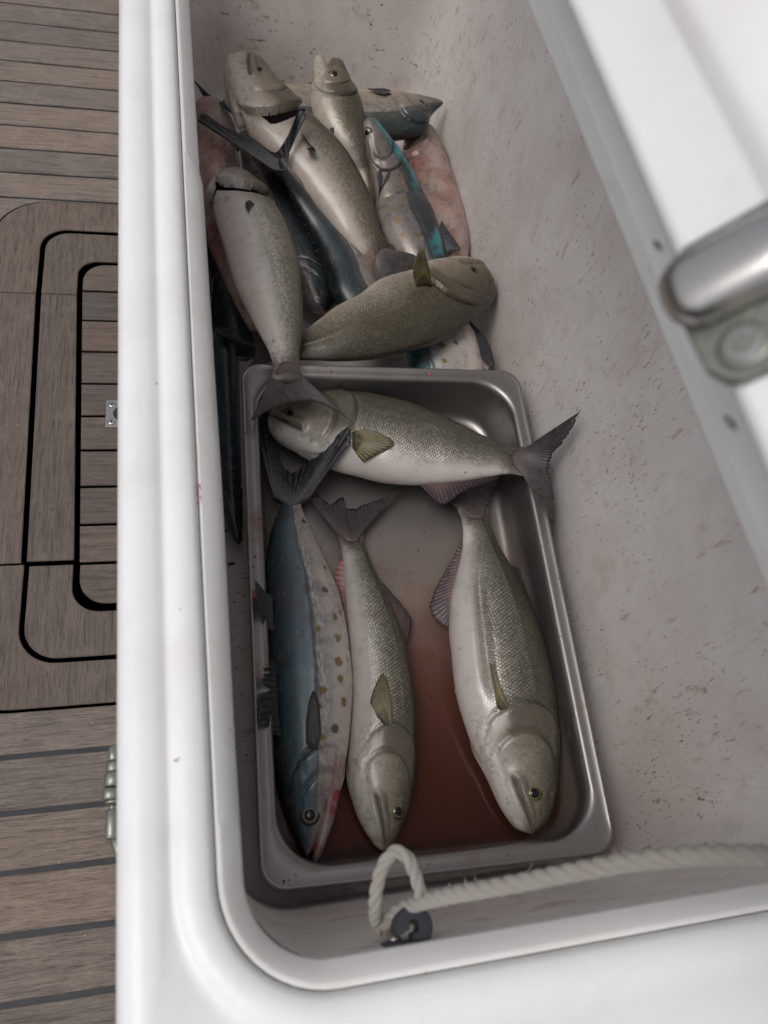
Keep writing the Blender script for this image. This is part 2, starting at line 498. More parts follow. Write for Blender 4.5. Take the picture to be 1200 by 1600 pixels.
    base = g.mix(g.math('MULTIPLY', sp, 0.55), base, (0.10, 0.03, 0.025))
    h = g.math('ADD', g.math('MULTIPLY', g.math('SUBTRACT', 1.0, cell), g.math('MULTIPLY', zone, 0.55)), g.math('MULTIPLY', g.math('ADD', hn, g.math('MULTIPLY', g.math('MULTIPLY', hs_, hz), 0.8)), 0.45))
    mk = g.xyz(g.uv('marks')); pm = g.xyz(g.uv('plates'))
    base = g.mix(g.math('MULTIPLY', pm[0], 0.6), base, g.mix(hn, tint((0.10, 0.080, 0.062), t), tint((0.26, 0.22, 0.18), t)))
    base = g.mix(g.math('MULTIPLY', pm[1], 0.85), base, g.mix(hn, tint((0.045, 0.037, 0.027), t), tint((0.15, 0.13, 0.10), t)))
    base = g.mix(g.math('MULTIPLY', mk[1], 0.92), base, tint((0.035, 0.028, 0.023), t))  # dark fold lines, with crease shade painted into the skin colour
    gc = g.step(mk[0], 0.35, 0.6)
    base = g.mix(gc, base, (0.010, 0.006, 0.007))
    gloss = g.math('SUBTRACT', 1.0, g.math('MAXIMUM', gc, g.math('MULTIPLY', mk[1], 0.85)))  # shine taken out of the painted creases and the gill slit
    gloss2 = g.math('MULTIPLY', gloss, g.math('SUBTRACT', 1.0, g.math('MULTIPLY', hz, 0.75)))
    met = g.math('MULTIPLY', g.math('MULTIPLY', g.step(vv, 0.2, 0.42), g.math('MULTIPLY', g.math('SUBTRACT', 1.0, g.step(vv, 0.6, 0.85)), gloss2)), 0.42)
    g.p(Base_Color=base, Metallic=met, Roughness=g.math('ADD', 0.27, g.math('MULTIPLY', nb, 0.22)), Normal=g.bump(h, 0.0009, 0.9))
    g.set(g.b.inputs['Coat Weight'], g.math('MULTIPLY', gloss, 0.26))
    g.set(g.b.inputs['Specular IOR Level'], g.math('MULTIPLY', gloss, 0.5))
    g.b.inputs['Coat Roughness'].default_value = 0.10
    return g.m

def mat_mackerel(name, t=(1, 1, 1), turq=0.25, pink=0.25, spots=0.8, dark=1.0, raw=0.0, blood=0.0):
    g = NT(name)
    s1 = g.xyz(g.uv('skin')); un, v = s1[0], s1[1]
    s2 = g.xyz(g.uv('scale')); s, arc = s2[0], s2[1]
    c = g.obj()
    nb = g.noise(c, 26, 5, 0.62)
    fine = g.noise(g.mapping(g.comb(s, arc), (110, 420, 1)), 1.0, 5, 0.7)
    vv = g.math('ADD', v, g.math('MULTIPLY', g.math('SUBTRACT', nb, 0.5), 0.12))
    B = lambda c_: tint(tuple(q * dark for q in c_), t)
    base = g.ramp(vv, [(0.0, B((0.010, 0.015, 0.019))), (0.15, B((0.020, 0.033, 0.042))), (0.28, B((0.042, 0.062, 0.078))), (0.38, B((0.085, 0.10, 0.118))),
                       (0.46, tint((0.25, 0.245, 0.245), t)), (0.56, tint((0.43, 0.395, 0.37), t)), (0.8, tint((0.54, 0.475, 0.43), t)), (1.0, tint((0.56, 0.485, 0.44), t))])
    base = g.mix(g.math('MULTIPLY', g.step(fine, 0.45, 0.75), 0.35), base, g.mix(g.step(vv, 0.3, 0.5), B((0.10, 0.135, 0.165)), tint((0.6, 0.56, 0.53), t)))
    band = g.math('MULTIPLY', g.step(vv, 0.1, 0.2), g.math('SUBTRACT', 1.0, g.step(vv, 0.36, 0.46)))
    iri = g.step(g.noise(g.mapping(c, loc=(1.7, 0.3, 0)), 17, 4, 0.6), 0.45, 0.62)
    iric = g.mix(g.noise(c, 60, 3), (0.02, 0.21, 0.33), (0.10, 0.42, 0.40))
    base = g.mix(g.math('MULTIPLY', g.math('MULTIPLY', band, iri), turq), base, iric)
    # lateral line and the dusky stripe under the back
    wob = g.math('ADD', 0.42, g.math('MULTIPLY', g.math('SUBTRACT', g.noise(g.mapping(g.comb(s, 0.0), (22, 1, 1)), 1.0, 3), 0.5), 0.08))
    ll = g.math('SUBTRACT', 1.0, g.step(g.math('ABSOLUTE', g.math('SUBTRACT', v, wob)), 0.006, 0.018))
    base = g.mix(g.math('MULTIPLY', ll, 0.6), base, B((0.045, 0.05, 0.06)))
    bb = g.math('MULTIPLY', g.step(vv, 0.43, 0.46), g.math('SUBTRACT', 1.0, g.step(vv, 0.47, 0.53)))
    base = g.mix(g.math('MULTIPLY', g.math('MULTIPLY', bb, g.step(fine, 0.4, 0.6)), 0.6), base, tint((0.62, 0.62, 0.62), t))
    # bronze and grey spots
    vo = g.n('TexVoronoi', {'Vector': g.mapping(g.comb(s, arc), (44, 52, 1)), 'Scale': 1.0, 'Randomness': 0.85}, voronoi_dimensions='2D')
    d = g.math('ADD', vo.outputs['Distance'], g.math('MULTIPLY', g.math('SUBTRACT', g.noise(c, 220, 3), 0.5), 0.3))
    on = g.math('GREATER_THAN', g.xyz(vo.outputs['Color'])[0], 0.18)
    zone = g.math('MULTIPLY', g.math('MULTIPLY', g.step(v, 0.36, 0.43), g.math('SUBTRACT', 1.0, g.step(v, 0.68, 0.78))), g.step(un, 0.2, 0.28))
    sp = g.math('MULTIPLY', g.math('MULTIPLY', g.math('SUBTRACT', 1.0, g.step(g.math('ADD', d, g.math('MULTIPLY', g.xyz(vo.outputs['Color'])[2], 0.09)), 0.15, 0.28)), on), zone)
    pick = g.math('GREATER_THAN', g.xyz(vo.outputs['Color'])[1], 0.45)
    base = g.mix(g.math('MULTIPLY', sp, spots), base, g.mix(pick, (0.075, 0.07, 0.07), (0.22, 0.135, 0.035)))
    # raw pink skin where the scales rubbed off
    pk = g.math('MULTIPLY', g.step(g.noise(c, 24, 6, 0.7), 0.47, 0.7), g.step(vv, 0.42, 0.7))
    base = g.mix(g.math('MULTIPLY', pk, pink), base, tint((0.44, 0.24, 0.21), t))
    if raw:
        rw = g.step(g.noise(g.mapping(c, (26, 14, 26), loc=(0.4, 2.1, 0)), 1.0, 6, 0.7), 0.44, 0.66)
        base = g.mix(g.math('MULTIPLY', rw, raw), base, (0.34, 0.10, 0.085))
        rw2 = g.step(g.noise(g.mapping(c, (40, 40, 40), loc=(5, 2, 0)), 1.0, 5, 0.7), 0.56, 0.70)
        base = g.mix(g.math('MULTIPLY', rw2, raw * 0.8), base, (0.07, 0.05, 0.055))
    if blood:
        bl = g.noise(g.mapping(g.comb(s, arc), (60, 330, 1)), 1.0, 5, 0.7)
        bz = g.math('MULTIPLY', g.math('MULTIPLY', g.math('SUBTRACT', 1.0, g.step(un, 0.17, 0.27)), g.step(v, 0.5, 0.6)), g.step(bl, 0.44, 0.58))
        base = g.mix(g.math('MULTIPLY', bz, blood), base, (0.30, 0.03, 0.035))
    # head plates paler
    hd = g.math('MULTIPLY', g.math('SUBTRACT', 1.0, g.step(un, 0.17, 0.24)), g.step(vv, 0.34, 0.5))
    base = g.mix(g.math('MULTIPLY', hd, 0.5), base, g.mix(g.step(nb, 0.35, 0.65), tint((0.13, 0.115, 0.10), t), tint((0.36, 0.31, 0.275), t)))
    mk = g.xyz(g.uv('marks'))
    base = g.mix(g.math('MULTIPLY', mk[1], 0.7), base, tint((0.05, 0.04, 0.035), t))  # mouth and gill fold lines, crease shade painted in with them
    mot = g.noise(c, 62, 7, 0.75)
    base = g.mix(g.math('MULTIPLY', g.step(mot, 0.45, 0.68), 0.5), base, tint((0.085, 0.078, 0.074), t))
    base = g.mix(g.math('MULTIPLY', g.step(g.noise(g.mapping(g.comb(s, arc), (60, 260, 1), loc=(9, 4, 0)), 1.0, 5, 0.75), 0.56, 0.72), 0.4), base, tint((0.40, 0.39, 0.385), t))
    gloss = g.math('SUBTRACT', 1.0, g.math('MULTIPLY', mk[1], 0.85))  # less shine along the painted creases
    met = g.math('MULTIPLY', g.math('MULTIPLY', g.math('SUBTRACT', 1.0, g.step(vv, 0.6, 0.85)), gloss), 0.3)
    g.set(g.b.inputs['Specular IOR Level'], g.math('MULTIPLY', gloss, 0.5))
    g.p(Base_Color=base, Metallic=met, Roughness=g.math('ADD', 0.25, g.math('MULTIPLY', nb, 0.22)),
        Normal=g.bump(g.math('ADD', g.math('MULTIPLY', fine, 0.5), nb), 0.0006, 0.6))
    g.b.inputs['Coat Weight'].default_value = 0.22
    g.b.inputs['Coat Roughness'].default_value = 0.14
    return g.m

def mat_fin(name, root, tip, edge=None, rays=26, spot=None, fade=0.75):
    g = NT(name)
    u = g.xyz(g.uv('fin')); a, r = u[0], u[1]
    c = g.obj()
    col = g.mix(g.step(g.math('ADD', r, g.math('MULTIPLY', g.math('SUBTRACT', g.noise(c, 150, 4), 0.5), 0.25)), 0.02, fade), root, tip)
    if spot:
        col = g.mix(g.math('SUBTRACT', 1.0, g.step(r, 0.24, 0.40)), col, spot)
    w = g.math('ABSOLUTE', g.math('SINE', g.math('MULTIPLY', a, rays * math.pi)))
    w = g.math('MULTIPLY', g.step(w, 0.55, 0.95), g.step(g.noise(c, 180, 3), 0.3, 0.55))
    col = g.mix(g.math('MULTIPLY', w, 0.30), col, tuple(min(1, q * 2.4 + 0.02) for q in root))
    col = g.mix(g.math('MULTIPLY', g.noise(c, 60, 4), 0.35), col, tuple(q * 0.4 for q in tip))
    g.p(Base_Color=col, Roughness=0.42, Normal=g.bump(w, 0.0004, 0.6))
    return g.m

# ------------------------------------------------------------------ cooler (shell, liner, lid)
X0, X1, Y0, Y1 = -0.0250, 0.3745, -0.0530, 1.17          # mouth of the box at the liner's lip
M_SHELL = mat_gelcoat('white_gelcoat', (0.80, 0.80, 0.815), (0.66, 0.62, 0.54), 0.32)
M_LIP = mat_gelcoat('lip_gelcoat', (0.81, 0.80, 0.785), (0.66, 0.62, 0.56), 0.4, 0.32)
M_LINER = mat_liner()
M_STEEL = mat_steel()
M_CHROME = mat_steel('polished_steel', (0.50, 0.475, 0.46), 0.17, 0.0, 1.0)
M_CAST = mat_plain('dull_cast_metal', (0.25, 0.255, 0.225), 0.4, 0.75, 0.0004, 500)
M_BLACK = mat_plain('black_plastic', (0.018, 0.022, 0.03), 0.42, 0.0, 0.0002, 600)
M_BLOOD = mat_blood()
M_SMEAR = mat_smear()

YAW = 0.0145                                             # the box stands a hair askew of the tray
def turn(V):
    return [(x - YAW * y, y + YAW * x, z) for x, y, z in V]
def ring(off, z, r, n=12):
    near = 0.085 * smooth01((off - 0.034) / 0.02)        # the near rim is broader than the sides
    tp = 0.0045 * smooth01((off - 0.034) / 0.02)
    return [(x - (tp * float(np.clip(y / 0.6 - 0.6, -1, 0.2)) if x < 0.1 else 0), y, z) for x, y in rrect(X0 - off, X1 + off, Y0 - off - near, Y1 + off, r + max(off, -r + 0.01), n)]

cooler = empty('cooler', (0, 0, 0))
tag(cooler, 'large white fibreglass icebox with blood-flecked inner walls, its lid propped half open', 'cooler')

# liner: floor, fillet and tapering walls (near wall leans the most)
def wallring(t, z, ins=0.0):
    fx0, fx1, fy0, fy1 = -0.0215, 0.358, -0.008, 1.145
    a = lambda f, w: f + (w - f) * t
    return [(x, y, z) for x, y in rrect(a(fx0, X0) + ins, a(fx1, X1) - ins, a(fy0, Y0) + ins, a(fy1, Y1) - ins, max(0.05 - ins * 0.6, 0.02), 12)]
FR = 0.022
loops = [wallring(0, 0.0, 0.16)]
for i in range(7):
    a = math.radians(90 * i / 6)
    loops.append(wallring(0, FR - FR * math.cos(a), FR - FR * math.sin(a)))
for i in range(1, 9):
    loops.append(wallring(i / 8, FR + (0.326 - FR) * i / 8))
V, F = loft(loops, cap0=True)
mesh('liner', turn(V), F, M_LINER, cooler)

# lip: the sloping collar that closes the liner
LR = 0.045
loops = [ring(-0.0005, 0.322, LR), ring(-0.0015, 0.3255, LR), ring(0.0, 0.328, LR), ring(0.004, 0.3345, LR), ring(0.009, 0.3405, LR), ring(0.0115, 0.3425, LR), ring(0.0128, 0.3415, LR), ring(0.0132, 0.338, LR)]
V, F = loft(loops)
mesh('lip', turn(V), F, M_LIP, cooler)
# trim strip that laps over the lip along part of the deck-side edge
sv = []
ys = np.linspace(0.02, 0.565, 30)
for y in ys:
    e = 0.0022 * smooth01((0.565 - y) / 0.016) * smooth01((y - 0.02) / 0.25)
    sv.append([(X0 + q + (e if q > -0.006 else 0), y, z) for q, z in ((-0.0112, 0.3432), (-0.009, 0.3418), (-0.004, 0.3362), (0.0001, 0.3286), (0.0012, 0.3255), (0.0010, 0.3180))])
V, F = loft(sv, closed=False)
mesh('trim_strip', turn(V), [f[::-1] for f in F], M_LIP, cooler)

# shell: rim with its two rolls, then the outer wall down to the deck
prof = [(0.0134, 0.336), (0.0136, 0.3425), (0.0150, 0.3465), (0.0180, 0.3488), (0.023, 0.3502), (0.029, 0.3498), (0.0335, 0.3482), (0.0362, 0.3468),
        (0.0388, 0.3474), (0.042, 0.3492), (0.048, 0.3508), (0.056, 0.3513), (0.063, 0.3506), (0.0678, 0.3484), (0.0712, 0.3446), (0.0730, 0.339), (0.0735, 0.331),
        (0.0730, 0.300), (0.0705, 0.296), (0.0660, 0.294), (0.0650, 0.29), (0.0600, 0.02), (0.0575, -0.028), (0.052, -0.0335)]
prof = [(o_ if o_ < 0.03 else 0.03 + (o_ - 0.03) * 0.845, z_) for o_, z_ in prof]
V, F = loft([ring(o_, z_, LR, 14) for o_, z_ in prof])
mesh('shell', turn(V), F, M_SHELL, cooler)

# lid, hinged on the far right, its front edge over the box
A = np.array([0.09576652, 0.66]); Nn = np.array([0.66, 0.75]); Nn = Nn / np.linalg.norm(Nn); Bd = np.array([Nn[1], -Nn[0]])   # up the front face / back to the hinge
LY0, LY1 = -0.125, 1.243
pr = [(0.0, 0.002), (-0.0007, 0.0045), (0.0, 0.026), (-0.0012, 0.0285), (-0.0042, 0.0315), (-0.0052, 0.036), (-0.0040, 0.043), (-0.002, 0.060), (0.0, 0.082), (0.004, 0.090), (0.012, 0.094)]
def lidpt(b, n_):
    q = A + Bd * b + Nn * n_
    return q
outl = [lidpt(0.003, 0.0)] + [lidpt(b, n_) for b, n_ in pr] + [lidpt(b, 0.0955 - 0.05 * smooth01((b - 0.05) / 0.3)) for b in np.linspace(0.03, 0.43, 12)] + \
       [lidpt(0.452, 0.043), lidpt(0.456, 0.036), lidpt(0.456, 0.004), lidpt(0.452, 0.0), lidpt(0.40, 0.0), lidpt(0.39, -0.014), lidpt(0.06, -0.014), lidpt(0.05, 0.0)]
cen = np.mean(outl, axis=0)
lo = []
for y, k in [(LY0, 0.90), (LY0 + 0.002, 0.96), (LY0 + 0.008, 0.99), (LY0 + 0.02, 1.0)] + [(y, 1.0) for y in np.linspace(0.0, 1.1, 12)] + [(LY1 - 0.02, 1.0), (LY1 - 0.008, 0.99), (LY1 - 0.002, 0.96), (LY1, 0.90)]:
    lo.append([(cen[0] + (q[0] - cen[0]) * (k if k < 1 else 1), y, cen[1] + (q[1] - cen[1]) * (k if k < 1 else 1)) for q in outl])
V, F = loft(lo, True, True)
lid = sharp(mesh('lid', V, F, M_SHELL, cooler), 50)

def LP(y, n_, out=0.0):
    """point on the lid's front face: along the edge, up the face, out of the face"""
    q = A + Nn * n_ - Bd * out
    return np.array((q[0], y, q[1]))
# latch: chamfered plate, rounded catch bar across it, one countersunk screw
pl = [(0.0665, 0.004), (0.0665, 0.040), (0.1165, 0.040), (0.1165, 0.004), (0.113, -0.0025), (0.094, -0.0045), (0.0885, -0.0045), (0.0745, -0.0035), (0.0695, -0.0005)]
lo = []
for out, ins in ((0.0002, 0), (0.0022, 0), (0.003, 0.0009)):
    c0 = np.mean(pl, axis=0)
    lo.append([tuple(LP(*(np.array(p_) + unit(c0 - np.array(p_)) * ins), out)) for p_ in pl])
V, F = loft(lo, True, True)
latch = sharp(mesh('latch_plate', V, F, M_CAST, lid), 40)
cb = []
for n_, r_ in [(-0.0068, 0.0025), (-0.0061, 0.0065), (-0.0042, 0.0098), (-0.0012, 0.0118), (0.002, 0.0125), (0.010, 0.0127), (0.018, 0.0128), (0.024, 0.0125), (0.029, 0.0112), (0.0325, 0.008), (0.0338, 0.003)]:
    cc_ = []
    for a in np.linspace(0, 2 * math.pi, 28, endpoint=False):
        sx, so = math.cos(a), math.sin(a)
        cc_.append(tuple(LP(0.0975 + 0.86 * r_ * math.copysign(abs(sx) ** 0.75, sx), n_, 0.0070 + 0.52 * r_ * math.copysign(abs(so) ** 0.75, so))))
    cb.append(cc_)
V, F = loft(cb, True, True)
mesh('catch_bar', V, F, M_CHROME, lid)
na = LP(0, 0, 1) - LP(0, 0, 0)
V, F = lathe([(0.0051, 0.0028), (0.0051, 0.0036), (0.0045, 0.0042), (0.0034, 0.0043), (0.0026, 0.0030), (0.0015, 0.0026), (0.0002, 0.0026)], LP(0.0765, 0.0075), na, 28)
sharp(mesh('screw', V, F, M_CHROME, lid), 30)
V, F = lathe([(0.0056, 0.0026), (0.0070, 0.0030), (0.0070, 0.0036), (0.0056, 0.0038)], LP(0.0765, 0.0075), na, 28)
mesh('washer', V, F, M_CAST, lid)
# two short black gasket ends poking out under the lid's edge
for y in (0.1225, 0.0575):
    pts = [LP(y + 0.004 * t - 0.002, -0.0022 - 0.001 * t, 0.001) for t in np.linspace(0, 1.2, 5)]
    V, F = tube(pts, [0.0003, 0.0007, 0.0008, 0.0006, 0.0003], 8)
    mesh('gasket_end', V, F, M_BLACK, lid)

# fitting on the outside wall: a pin through three knuckles, and a bracket going back to the wall
fx, fy, fz = -0.1175, 0.0, 0.075
fit = []
def knuckle(y0, y1, r, dx=0.0, dz=0.0, taper=1.0):
    return lathe([(r * 0.8, 0), (r, 0.0012), (r, (y1 - y0) * 0.5), (r * taper, y1 - y0 - 0.0012), (r * taper * 0.8, y1 - y0)], (fx + dx, y0, fz + dz), (0, 1, 0), 18)
mesh('hinge_pin', *knuckle(0.119, 0.132, 0.0048, taper=0.8), M_CAST, cooler)
mesh('hinge_pin', *knuckle(0.056, 0.0795, 0.0054), M_CAST, cooler)
mesh('pin_neck', *knuckle(0.0785, 0.0835, 0.0026), M_CAST, cooler)
mesh('pin_collar', *knuckle(0.0835, 0.087, 0.0066), M_CAST, cooler)
mesh('hinge_knuckle', *knuckle(0.1095, 0.1185, 0.0062), M_CAST, cooler)
mesh('hinge_knuckle', *knuckle(0.0975, 0.1095, 0.0075), M_CAST, cooler)
mesh('hinge_knuckle', *knuckle(0.0868, 0.0965, 0.0072, -0.0015), M_CAST, cooler)
mesh('hinge_leaf', *slab([(fx - 0.004, 0.099), (fx + 0.03, 0.099), (fx + 0.03, 0.108), (fx - 0.004, 0.108)], fz - 0.005, fz + 0.0055, 0.001), M_CAST, cooler)
V, F = tube([(fx + 0.001, 0.060, fz - 0.002), (fx + 0.006, 0.046, fz - 0.004), (fx + 0.016, 0.036, fz - 0.004), (fx + 0.028, 0.032, fz - 0.004)], [0.0045, 0.0045, 0.004, 0.004], 10)
mesh('hinge_bracket', V, F, M_CAST, cooler)

# blood on the deck-side rim: small wet drops and thin smears
def rim_z(x, y):
    o_ = X0 - x - YAW * y
    ps = [(-0.0012, 0.3255), (0.0, 0.3286), (0.004, 0.3362), (0.0115, 0.343)] + [(a, b) for a, b in prof[1:17]]
    return float(np.interp(o_, [p_[0] for p_ in ps], [p_[1] for p_ in ps]))
def blob(pts, n=22, h=0.0007, seed=0):
    """a flat drop: ellipse list (x, y, rx, ry, rot) laid over the rim"""
    parts = []
    rs = random.Random(seed)
    for (x, y, rx, ry, rot) in pts:
        V_ = [(x, y, rim_z(x, y) + h * 1.6)]; F_ = []
        ph = rs.random() * 6
        for k, hh in ((0.6, h), (1.0, 0.00015)):
            for i in range(n):
                a = 2 * math.pi * i / n
                j = 1 + 0.22 * math.sin(3 * a + ph) + 0.12 * math.sin(5 * a + ph * 2)
                dx, dy = rx * math.cos(a) * k * j, ry * math.sin(a) * k * j
                qx, qy = x + dx * math.cos(rot) - dy * math.sin(rot), y + dx * math.sin(rot) + dy * math.cos(rot)
                V_.append((qx, qy, rim_z(qx, qy) + hh))
        for i in range(n):
            j = (i + 1) % n
            F_.append((0, 1 + i, 1 + j)); F_.append((1 + i, 1 + n + i, 1 + n + j, 1 + j))
        parts.append((V_, F_))
    return join(parts)
V, F = blob([(-0.0356, 0.2941, 0.0024, 0.0125, 0.02), (-0.0345, 0.2589, 0.0026, 0.0060, 0.1), (-0.0312, 0.2217, 0.0009, 0.0010, 0)], seed=1)
mesh('blood_spots', V, F, M_BLOOD, cooler, kind='stuff')
V, F = blob([(-0.0409, 0.2253, 0.0026, 0.0100, 0.1), (-0.0395, 0.2317, 0.0016, 0.0024, 0.1), (-0.0375, 0.2594, 0.0020, 0.0035, 0.0), (-0.0317, 0.2532, 0.0014, 0.0014, 0.4), (-0.0227, -0.0482, 0.0008, 0.0045, -0.8), (-0.0340, -0.0623, 0.0004, 0.0060, -0.8), (-0.0570, 0.0540, 0.0016, 0.0012, 0.3)], h=0.0003, seed=5)
mesh('blood_smears', V, F, M_SMEAR, cooler, kind='stuff')

# ------------------------------------------------------------------ steel tray, tilted towards the near end
TQ = ((0.9998477, 0.01740989, -0.00121742), (-0.01745241, 0.99741212, -0.06974585), (0.0, 0.06975647, 0.99756405))
TM = Matrix.Translation((0, 0, 0.075)) @ Matrix(TQ).to_4x4()
def tl(off, z, r):
    return [tuple(TM @ Vector((x, y, z))) for x, y in rrect(off, 0.325 - off, off, 0.53 - off, max(r, 0.004), 12)]
loops = [tl(0.0012, -0.0085, 0.021), tl(0.0004, -0.0085, 0.0215), tl(0.0, -0.0065, 0.022), tl(0.0, -0.0030, 0.022), tl(0.0008, -0.0008, 0.022), tl(0.0022, 0.0, 0.022), tl(0.0036, -0.0004, 0.022), tl(0.0046, -0.0012, 0.023),
         tl(0.0105, -0.0013, 0.036), tl(0.0128, -0.0015, 0.042), tl(0.0150, -0.0028, 0.045), tl(0.0165, -0.0055, 0.045), tl(0.0172, -0.009, 0.045),
         tl(0.0185, -0.025, 0.044), tl(0.0200, -0.045, 0.043), tl(0.0212, -0.056, 0.042), tl(0.0228, -0.0625, 0.041), tl(0.0262, -0.0672, 0.039), tl(0.0315, -0.0695, 0.035), tl(0.040, -0.070, 0.03), tl(0.10, -0.0702, 0.03)]
V, F = loft(loops, cap1=True)
tray = mesh('steel_tray', V, F, M_STEEL)
tag(tray, 'stainless steel deep rectangular tray with a rolled rim, holding four fish and bloody water', 'tray')

drops = []
for (x, y, r_) in ((0.0062, 0.262, 0.0042), (0.0085, 0.268, 0.0018), (0.0075, 0.30, 0.0012), (0.020, 0.008, 0.0014), (0.024, 0.0085, 0.0008), (0.10, 0.5215, 0.0016), (0.215, 0.522, 0.0022), (0.262, 0.5205, 0.0013)):
    V_ = [tuple(TM @ Vector((x, y, 0.0000)))]; n_ = 16
    for k_, h_ in ((0.7, -0.0002), (1.0, -0.0011)):
        for i in range(n_):
            a = 2 * math.pi * i / n_; j = 1 + 0.2 * math.sin(3 * a + x * 900) + 0.1 * math.sin(5 * a)
            V_.append(tuple(TM @ Vector((x + r_ * k_ * j * math.cos(a) * 0.8, y + r_ * k_ * j * math.sin(a) * 1.15, h_))))
    drops.append((V_, [(0, 1 + i, 1 + (i + 1) % n_) for i in range(n_)] + [(1 + i, 1 + n_ + i, 1 + n_ + (i + 1) % n_, 1 + (i + 1) % n_) for i in range(n_)]))
mesh('blood_drops', *join(drops), M_BLOOD, tray, kind='stuff')
clots = []
for (x, y, z), r_ in (((-0.0074, 0.3372, 0.0012), 0.0042), ((-0.0105, 0.3786, 0.0012), 0.0028), ((-0.0126, 0.3460, 0.0012), 0.0012), ((-0.0053, 0.2923, 0.0012), 0.0014), ((0.0052, 0.2991, 0.0012), 0.0013), ((-0.0038, 0.2417, 0.0012), 0.001), ((-0.0012, 0.1298, 0.0012), 0.0012), ((-0.0030, 0.1906, 0.0012), 0.001)):
    n_ = 12; V_ = [(x, y, z + 0.0006)]
    for i in range(n_):
        a = 2 * math.pi * i / n_; j = 1 + 0.35 * math.sin(2 * a + x * 700) + 0.2 * math.sin(5 * a + y * 300)
        V_.append((x + r_ * j * math.cos(a), y + 0.7 * r_ * j * math.sin(a), z - 0.0008))
    clots.append((V_, [(0, 1 + i, 1 + (i + 1) % n_) for i in range(n_)]))
mesh('dried_clots', *join(clots), mat_plain('dried_clot', (0.035, 0.025, 0.022), 0.5), cooler, kind='stuff')

# blood-tinted melt water lying level in the low end
wz = 0.0240
ow = rrect(0.0195, 0.3045, 0.018, 0.47, 0.045, 12)
top, bot = [], []
for x, y in ow:
    q = TM @ Vector((x, y, -0.05)); top.append((q.x, q.y, wz)); bot.append((q.x, q.y, -0.02))
V, F = loft([bot, top], True, True)
wat = mesh('bloody_water', V, F, mat_water(), smooth=False)
tag(wat, 'reddish brown bloody water pooled in the near end of the steel tray', 'water', kind='stuff')

# ------------------------------------------------------------------ teak deck
deck = empty('deck', (0, 0, -0.04))
tag(deck, 'weathered teak deck with black caulked seams beside the white icebox', 'deck', kind='structure')
M_CAULK = mat_plain('black_caulk', (0.012, 0.013, 0.017), 0.55, 0.0, 0.0006, 120)
DZ = -0.04
V, F = slab([(-2.2, -1.6), (1.8, -1.6), (1.8, 3.4), (-2.2, 3.4)], -0.09, DZ - 0.0016)
mesh('caulking', [(x, y, z - DZ) for x, y, z in V], F, M_CAULK, deck, smooth=False)
M_TEAK = mat_teak('weathered_teak', (0.215, 0.168, 0.138), 'x')
PW, SEAM = 0.0525, 0.0054
def plank(x0, x1, yc, w):
    n = 20
    r1 = [(x, yc - w / 2 + 0.00045 * math.sin(x * 31 + yc * 70) + RNG.uniform(-.0002, .0002)) for x in np.linspace(x0, x1, n)]
    r2 = [(x, yc + w / 2 + 0.00045 * math.sin(x * 27 + yc * 50) + RNG.uniform(-.0002, .0002)) for x in np.linspace(x1, x0, n)]
    return slab(r1 + r2, DZ - 0.0300, DZ + RNG.uniform(-0.0004, 0.0004), 0.0009)
lidx = 0
for i in range(-13, 48):
    yc = 0.0275 + PW * i
    if yc - PW / 2 < 0.20 < yc + PW / 2: pass
    near = -0.3 < yc < 2.1
    x1 = 0.62 if near else 1.8
    cuts = [-2.2, -0.8 + 0.3 * math.sin(i * 2.1), x1] if near else [-2.2, x1]
    for a, b in zip(cuts[:-1], cuts[1:]):
        V, F = plank(a + 0.001, b - 0.001, yc, PW - SEAM * (0.75 if yc > 0.7 else 1.0))
        sharp(mesh('plank', [(x, y, z - DZ) for x, y, z in V], F, M_TEAK, deck), 30)

# hatch let into the deck, its boards a few millimetres proud
HX0, HX1, HY0, HY1 = -0.300, 0.14, 0.2045, 0.938
HZ = -0.0368
hatch = empty('deck_hatch', (-0.08, 0.57, DZ))
tag(hatch, 'teak deck hatch with rounded border boards and short slats, half hidden by the icebox', 'hatch')
hl = Vector((-0.08, 0.57, DZ))
def hpart(name, V, F, m, par=None, smooth=True):
    return sharp(mesh(name, [(x - hl.x, y - hl.y, z - hl.z) for x, y, z in V], F, m, par or hatch, smooth), 30)
V, F = slab(rrect(HX0 - 0.0028, HX1, HY0 - 0.0028, HY1 + 0.0028, 0.073, 14), DZ + 0.0008, HZ - 0.0024)
hpart('hatch_caulking', V, F, M_CAULK, smooth=False)
TK = (0.135, 0.103, 0.084)
M_HD = mat_teak('hatch_teak_rising', TK, 'd'); M_HE = mat_teak('hatch_teak_falling', TK, 'e')
M_HY = mat_teak('hatch_teak_upright', TK, 'y'); M_HX = mat_teak('hatch_teak_cross', (0.125, 0.096, 0.080), 'x')
def corner(cx, cy, sx, sy, xo, yo, ro, xi, yi, ri, xend, yend, n=14):
    """L-shaped corner board between an outer rounded corner and an inner one; sx, sy point to the corner"""
    po = [(xend, yo)] + [(xo - sx * ro + sx * ro * math.sin(a), yo - sy * ro + sy * ro * math.cos(a)) for a in np.linspace(0, math.pi / 2, n)] + [(xo, yend)]
    pi_ = [(xi, yend)] + [(xi - sx * ri + sx * ri * math.sin(a), yi - sy * ri + sy * ri * math.cos(a)) for a in np.linspace(math.pi / 2, 0, n)] + [(xend, yi)]
    p = po + pi_
    ar = sum(p[i][0] * p[(i + 1) % len(p)][1] - p[(i + 1) % len(p)][0] * p[i][1] for i in range(len(p)))
    return p if ar > 0 else p[::-1]
XE = 0.02
